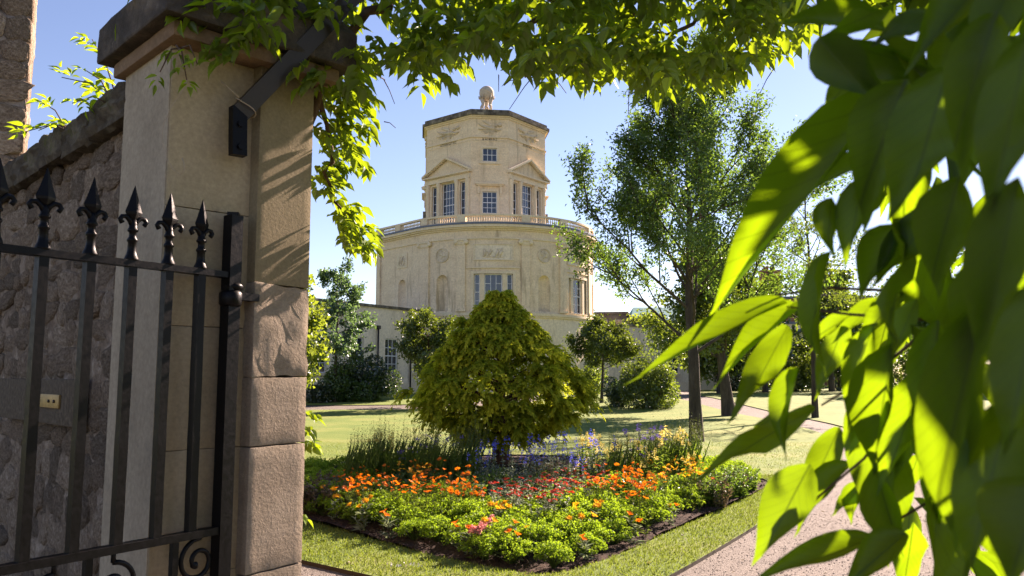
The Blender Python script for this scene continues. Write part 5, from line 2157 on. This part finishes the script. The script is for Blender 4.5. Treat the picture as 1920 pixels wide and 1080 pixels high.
rad = [[.035, .03, .028, .024, .022, .022, .022, .02], [.008, .012, .016, .02, .024, .028], [.005, .008, .01, .012, .016], [.006, .012, .012, .016, .024], [.006, .01, .012, .016], [.006, .01, .012, .012], [.006, .004, .003], [.014, .010, .008, .004], [.026, .03, .032, .034, .036]]
for p, r in zip(stems, rad):
    p = [Vector(q) for q in p]
    q2, r2 = [], []
    for i in range(len(p) - 1):                       # knotty, slightly crooked wood
        for k in range(4):
            t = k / 4
            j = .012 if r[i] < .02 else .018
            q2.append(p[i].lerp(p[i + 1], t) + (Vector((random.gauss(0, j), random.gauss(0, j), random.gauss(0, j))) if k else Vector()))
            r2.append((r[i] * (1 - t) + r[i + 1] * t) * random.uniform(.88, 1.12))
    q2.append(p[-1])
    r2.append(r[-1])
    mb.tube(q2, r2, 7)
for (a, b, c) in ((at(1225, 130, 4.1), at(1190, 175, 4.1), at(950 + 8, 205, 4.2)),):
    pass
for a, b in (((1010, 130), (955, 205)), ((1035, 145), (1062, 175)), ((935, 140), (935, 172)), ((945, 160), (965, 150)), ((720, 150), (740, 195)), ((720, 228), (742, 240)), ((1450, 130), (1425, 175)), ((1180, 160), (1178, 215))):
    q, w = at(a[0], a[1], 3.9), at(b[0], b[1], 3.9)
    mb.tube([q, q.lerp(w, .5) + Vector((0, 0, .01)), w], [.003, .0022, .0016], 5)
mb.build('woody_stem', M_vinew, VINE, None, VB)

# lower outline of the canopy as seen through the gate, x -> y
EX_ = [300, 330, 370, 420, 480, 540, 600, 640, 690, 712, 735, 760, 800, 850, 880, 930, 970, 1000, 1040, 1080, 1110, 1160, 1200, 1240, 1300, 1350, 1400, 1450, 1500, 1600, 1800]
EY_ = [10, 70, 90, 105, 125, 110, 155, 200, 135, 20, 75, 150, 155, 105, 85, 80, 100, 130, 150, 110, 130, 175, 120, 165, 150, 150, 130, 75, 60, 30, 10]
C, D, N, L, W, Tn = [], [], [], [], [], []


def compound(base, d, n, ll, droop=.35, wide=.47):
    """one pinnate leaf: paired leaflets and an end leaflet along a drooping stalk"""
    d = d.normalized()
    side = d.cross(Vector((0, 0, 1)))
    if side.length < .1:
        side = Vector((1, 0, 0))
    side.normalize()
    p = base.copy()
    step = ll * .36
    tn = random.random()
    for k in range(n):
        d2 = (d + Vector((0, 0, -droop * k / n * 1.6))).normalized()
        p = p + d2 * step
        last = k == n - 1
        for s in ((-1, 1) if not last else (0,)):
            dl = (d2 * (.55 if s else 1) + side * s * .95 + Vector((random.gauss(0, .18), random.gauss(0, .18), -.30 + random.gauss(0, .22)))).normalized()
            up_ = d2.cross(side) * -1
            C.append(p + side * s * .004)
            D.append(dl)
            N.append(Vector((random.gauss(0, .45), random.gauss(0, .45), 1)))
            l_ = ll * random.uniform(.8, 1.15)
            L.append(l_)
            W.append(l_ * wide * .5 * random.uniform(.9, 1.15))
            Tn.append(min(1, max(0, tn * .6 + random.uniform(0, .4))))


def rnd_dir(down=-.45):
    a = random.uniform(0, 6.28)
    return Vector((math.cos(a), math.sin(a), down + random.gauss(0, .25)))


n = 0
while n < 840:
    px = random.uniform(300, 1700)
    ym = float(np.interp(px, EX_, EY_))
    py = random.uniform(-220, ym - 20)
    if 700 < px < 742 and py > -20 and random.random() < .92:
        continue
    if px > 1500 and random.random() < .5:
        continue
    if py < -60 and random.random() < .45:
        continue
    Y = random.uniform(2.95, 4.15)
    if px < 560:
        Y = random.uniform(2.75, 3.5)
        if px < 420 and py > 40 and random.random() < .5:
            continue
    tl = max(0, min(1, ((px - 446) * 214 + (py - 216) * -216) / (214 ** 2 + 216 ** 2)))
    if math.hypot(px - (446 + 214 * tl), py + 25 - (216 - 216 * tl)) < 62 and Y < 3.3 and tl < .9:
        continue
    b = at(px, py, Y)
    compound(b, rnd_dir(), random.choice((4, 5, 5, 6)), random.uniform(.066, .096))
    n += 1
# fringe along the lower outline
for k in range(170):
    px = random.uniform(330, 1470)
    ym = float(np.interp(px, EX_, EY_))
    if 695 < px < 745:
        continue
    Y = random.uniform(3.1, 4.1) if px > 560 else random.uniform(2.8, 3.3)
    if 440 < px < 590:
        continue
    compound(at(px, ym - random.uniform(28, 60), Y), rnd_dir(-.7), random.choice((3, 4, 5)), random.uniform(.06, .08))
NTOP = len(C)
# bright shoots hanging beside the jamb
for (cx, cy, sx, sy, n) in ((640, 130, 35, 35, 24), (645, 195, 32, 30, 28), (620, 250, 28, 30, 22), (640, 300, 30, 18, 9), (612, 340, 18, 25, 9), (632, 395, 22, 18, 17), (650, 425, 28, 20, 20), (675, 455, 20, 12, 6), (680, 235, 20, 8, 3), (600, 300, 12, 40, 8), (598, 200, 20, 50, 9)):
    for k in range(n):
        Y = random.uniform(3.42, 3.85)
        d = Vector((random.uniform(.1, 1), random.uniform(-.6, .6), random.uniform(-.6, .15)))
        compound(at(random.gauss(cx, sx * .6), random.gauss(cy, sy * .6), Y), d, random.choice((3, 3, 4)), random.uniform(.056, .080))
for (cx, cy, n) in ((590, 775, 2), (585, 820, 3), (578, 970, 1), (583, 805, 2)):
    for k in range(n):
        compound(at(cx - 22 + random.gauss(0, 4), cy + random.gauss(0, 8), 3.5), Vector((1, random.uniform(-.4, .4), -.15)), 3, .055)
Ca, Da, Na, La, Wa, Ta = arr(C), arr(D), arr(N), np.array(L), np.array(W), np.array(Tn)


def vein_leaf_objs(C, D, N, L, W, T, idx, tpls, mat, parent, off, name='leaf'):
    """single leaves as their own objects"""
    for k in idx:
        tp_ = tpls[k % len(tpls)] if isinstance(tpls, list) else tpls
        V, Tt = leaves(C[k:k + 1] - np.array(off), D[k:k + 1], N[k:k + 1], L[k:k + 1], W[k:k + 1], tp_)
        mobj(name, tri_mesh(name, V, Tt, mat, np.repeat(T[k:k + 1], len(tp_[0])), True, tp_[0]), parent)


def in_view(C):
    X, Y, Z = C[:, 0], C[:, 1], C[:, 2] - EYE
    yc = -SP * Y + CP * Z
    zc_ = CP * Y + SP * Z
    px, py = 960 + FPX * X / zc_, 540 - FPX * yc / zc_
    return (px > 0) & (px < 1920) & (py > 0) & (py < 1080), zc_


vis, dep = in_view(Ca)
score = np.where(vis, La / dep, -1)
order = np.argsort(-score)
big = order[:290]
rest = np.setdiff1d(np.arange(len(Ca)), big)
vein_leaf_objs(Ca, Da, Na, La, Wa, Ta, big, LEAF_MID, M_vine, VINE, VB)
o = leaf_obj('small_leaves', Ca[rest], Da[rest], Na[rest], La[rest], Wa[rest], LEAF_MID, M_vine, VINE, Ta[rest], VB)
o.name = 'foliage'

# sprigs growing over the wall coping
def sprig(label, base, shoots, ll, seed, mat=M_vine):
    global C, D, N, L, W, Tn
    random.seed(seed)
    C, D, N, L, W, Tn = [], [], [], [], [], []
    S = empty('vine_sprig', base, 0, label, 'climber', 'sprigs on the wall coping')
    mb = MB()
    for s, e, n in shoots:
        s, e = Vector(s), Vector(e)
        m = s.lerp(e, .5) + Vector((0, 0, .04))
        mb.tube([s, m, e], [.004, .003, .002], 5)
        for k in range(n):
            t = .3 + .7 * k / max(1, n - 1)
            d = (e - s).normalized() + Vector((random.gauss(0, .7), random.gauss(0, .7), random.gauss(0, .5)))
            compound(s.lerp(m, t * 2) if t < .5 else m.lerp(e, t * 2 - 1), d, random.choice((2, 3, 3)), ll * random.uniform(.8, 1.1), .3, .36)
    mb.build('stem', M_vinew, S, None, base)
    a = [arr(C), arr(D), arr(N), np.array(L), np.array(W), np.array(Tn)]
    vein_leaf_objs(*a, range(len(C)), LEAF_MID, mat, S, base)


def wl(x, y, z):
    return PC + E1 * x + E2 * (.46 + y) + Vector((0, 0, z))


sprig('vine sprig climbing beside the dark pier cap', wl(.05, .22, 2.80), [(wl(.05, .22, 2.80), wl(-.02, .42, 3.16), 5), (wl(.05, .25, 2.82), wl(-.08, .62, 3.02), 5), (wl(.02, .20, 2.80), wl(-.06, .34, 2.98), 4), (wl(.02, .20, 2.80), wl(-.09, .40, 2.84), 4)], .062, 61)
sprig('vine sprig lying along the mossy wall coping', wl(.02, .75, 2.80), [(wl(.02, .75, 2.80), wl(-.06, 1.35, 2.92), 6), (wl(.02, .80, 2.80), wl(-.06, 1.05, 3.02), 4), (wl(.0, .75, 2.80), wl(-.08, .95, 2.84), 3)], .062, 62)
sprig('short vine shoot with pale dried florets hanging from the cap', at(345, 90, 2.80), [(at(330, 85, 2.78), at(350, 150, 2.76), 4), (at(340, 90, 2.80), at(300, 135, 2.76), 2), (at(340, 90, 2.8), at(370, 120, 2.76), 2)], .050, 63)
# dry tendril
b = at(338, 170, 2.76)
TD = empty('dry_tendril', b, 0, 'thin dry tendril hooked at its end against the pier', 'tendril')
mb = MB()
tp = [at(x, y, 2.78) for x, y in ((352, 150), (338, 178), (322, 198), (306, 235), (303, 262), (312, 295), (325, 318), (338, 328), (346, 318), (345, 305), (341, 296))]
mb.tube(tp, [.0013] * 8 + [.0016, .0019, .0015], 5)
mb.tube([at(352, 150, 2.78), at(335, 95, 2.80)], .0013, 5)
mb.build('stem', M_tie, TD, None, b)

# ================================================================= LEAFY CURTAIN BESIDE THE PATH
random.seed(71)
FB = Vector((.75, .95, 0))
FORE = empty('hanging_vine', FB, 0, 'large drooping green vine leaves hanging close beside the gravel path', 'climber')
FC, FD, FN, FL, FW, FT = [], [], [], [], [], []


def fore(b, t, Y0, Y1, wpx, roll=0.0):
    """one hand placed leaf: base and tip seen at these places, at these distances, breadth in picture points"""
    p, q = at(b[0], b[1], Y0), at(t[0], t[1], Y1)
    d = q - p
    view = (p.lerp(q, .5) - Vector((0, 0, EYE))).normalized()
    n_ = -view - d.normalized() * (-view).dot(d.normalized())
    n_.normalize()
    n_ = Matrix.Rotation(roll, 3, d.normalized()) @ n_
    FC.append(p)
    FD.append(d)
    FN.append(n_)
    FL.append(d.length)
    FW.append(wpx / FPX * (Y0 + Y1) / 2 * .37 / max(.5, math.cos(roll)))
    FT.append(random.random())


hand = [
    ((1476, 568), (1183, 692), .78, .70, 56, .5), ((1500, 580), (1330, 690), .80, .76, 46, .6), ((1478, 610), (1376, 795), .80, .76, 84, .2),
    ((1690, 170), (1285, 610), .66, .72, 118, .3), ((1560, 470), (1480, 690), .60, .62, 44, .9), ((1530, 765), (1300, 890), .78, .72, 66, .4),
    ((1520, 870), (1415, 1060), .76, .74, 120, .2), ((1600, 870), (1470, 985), .80, .80, 60, .5), ((1575, 800), (1505, 945), .84, .82, 74, .2),
    ((1660, 60), (1450, 25), .66, .68, 62, .5), ((1535, 70), (1640, 205), .62, .60, 132, .2), ((1545, 65), (1700, 5), .62, .6, 60, .6), ((1540, 70), (1790, 150), .64, .62, 92, .4),
    ((1700, 150), (1590, 420), .58, .60, 170, .2), ((1780, 120), (1690, 420), .50, .52, 190, .2), ((1650, 300), (1520, 345), .70, .72, 50, .5),
    ((1600, 590), (1500, 640), .76, .78, 40, .6), ((1590, 590), (1525, 750), .82, .82, 70, .3), ((1650, 560), (1560, 640), .8, .8, 46, .4), ((1700, 545), (1590, 650), .74, .74, 60, .3),
    ((1600, 740), (1690, 1045), .78, .76, 110, .15), ((1680, 640), (1620, 900), .70, .72, 104, .3), ((1640, 610), (1560, 790), .74, .74, 70, .3),
    ((1680, 820), (1665, 1065), .80, .78, 96, .2), ((1740, 690), (1640, 930), .70, .70, 96, .3), ((1760, 600), (1740, 880), .66, .66, 110, .2),
    ((1820, 840), (1790, 1000), .82, .80, 84, .2), ((1830, 960), (1760, 1090), .82, .8, 70, .4), ((1850, 560), (1700, 1060), .46, .50, 150, .3), ((1900, 740), (1800, 1090), .46, .46, 170, .3),
    ((1640, 1010), (1400, 1085), .74, .70, 64, .4), ((1700, 1000), (1560, 1110), .70, .68, 80, .3), ((1625, 905), (1560, 970), .9, .9, 40, .5), ((1610, 900), (1590, 985), .9, .9, 44, .3),
    ((1870, 20), (1760, 330), .42, .44, 150, .2), ((1930, 60), (1850, 420), .36, .38, 170, .15), ((1910, 330), (1830, 700), .38, .40, 150, .2), ((1800, 330), (1730, 560), .52, .54, 140, .2),
    ((1760, 380), (1640, 545), .60, .62, 100, .4), ((1690, 420), (1600, 560), .62, .64, 90, .3), ((1880, 470), (1780, 720), .46, .48, 160, .2), ((1950, 520), (1880, 860), .36, .36, 160, .2),
    ((1620, 330), (1580, 500), .64, .64, 80, .4), ((1560, 370), (1545, 480), .66, .66, 64, .4), ((1740, 20), (1640, 90), .6, .6, 70, .3), ((1830, -20), (1700, 120), .5, .5, 110, .3), ((1900, -30), (1800, 140), .44, .44, 120, .3),
    ((1610, 130), (1540, 210), .68, .7, 70, .3), ((1720, 560), (1660, 690), .7, .7, 60, .3), ((1500, 690), (1440, 850), .74, .72, 36, .8), ((1660, 700), (1600, 860), .76, .76, 80, .2),
    ((1640, 870), (1690, 1060), .74, .74, 90, .2), ((1790, 800), (1720, 1000), .72, .72, 100, .2), ((1760, 900), (1810, 1080), .78, .76, 90, .3), ((1710, 760), (1655, 945), .78, .78, 84, .2), ((1850, 900), (1880, 1090), .66, .66, 110, .2),
    ((1460, 770), (1400, 830), .80, .80, 22, .7), ((1960, 900), (1880, 1100), .4, .4, 200, .2), ((1790, 760), (1770, 900), .74, .74, 70, .3),
]
for h_ in hand:
    fore(*h_)
# thick foliage deeper in and to the side
for k in range(215):
    px, py = random.uniform(1640, 2350), random.uniform(-260, 1250)
    lo = 1600 + 90 * abs(math.sin(py * .011))
    if px < lo:
        continue
    Y = random.uniform(.62, 1.55) if px < 1900 else random.uniform(.5, 1.5)
    a = random.uniform(0, 6.28)
    p = at(px, py, Y)
    d = Vector((math.cos(a) * .6, math.sin(a) * .6, -1 + random.gauss(0, .3)))
    FC.append(p)
    FD.append(d)
    FN.append(Vector((random.gauss(0, 1), -.4 + random.gauss(0, .7), random.gauss(.3, .5))))
    l_ = random.uniform(.09, .15)
    FL.append(l_)
    FW.append(l_ * random.uniform(.15, .20))
    FT.append(random.random())
a = [arr(FC), arr(FD), arr(FN), np.array(FL), np.array(FW), np.array(FT)]
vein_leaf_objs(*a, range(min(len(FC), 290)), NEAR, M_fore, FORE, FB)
mb = MB()
for p in ([(1420, 558), (1560, 540), (1740, 548), (1950, 560)], [(1475, 575), (1600, 590), (1760, 600), (1960, 590)], [(1570, 470), (1640, 380), (1700, 250), (1760, 60), (1800, -200)], [(1655, 65), (1760, 20), (1900, -80)],
          [(1540, 760), (1640, 700), (1760, 600), (1900, 500)], [(1640, 1000), (1760, 930), (1900, 820), (2000, 700)], [(1470, 985), (1620, 860), (1740, 700)]):
    pts = [at(x, y, .78 - .0001 * (x - 1400)) for x, y in p]
    mb.tube(pts, [.0010, .0015, .002, .0025, .003][:len(pts)], 6)
q = [Vector((.98, 1.0, -.05)), Vector((1.0, 1.02, .8)), Vector((.96, 1.0, 1.6)), Vector((.86, .95, 2.3)), Vector((.8, .95, 2.8))]
mb.tube(q, [.022, .018, .016, .012, .008], 8)
mb.build('stem', M_vinew, FORE, None, FB)
# unseen leaves added towards the sun to shade the near vine leaves
nb = 11000
fr = np.random.default_rng(77)
C = np.stack([fr.uniform(.92, 2.0, nb), fr.uniform(.35, 1.10, nb), fr.uniform(.9, 3.3, nb)], -1)
C = C[(C[:, 0] / C[:, 1]) > .72]
C = C[(C[:, 2] > 1.95) | (fr.random(len(C)) < .4)]
C = np.concatenate([C, np.stack([fr.uniform(.55, 1.1, 650), fr.uniform(1.0, 1.5, 650), fr.uniform(2.36, 2.9, 650)], -1)])  # more added leaves above the view, shading the upper near leaves
D = rand_dirs(len(C), fr) * .7 + np.array([0, 0, -1.0])
l_ = fr.uniform(.085, .14, len(C))
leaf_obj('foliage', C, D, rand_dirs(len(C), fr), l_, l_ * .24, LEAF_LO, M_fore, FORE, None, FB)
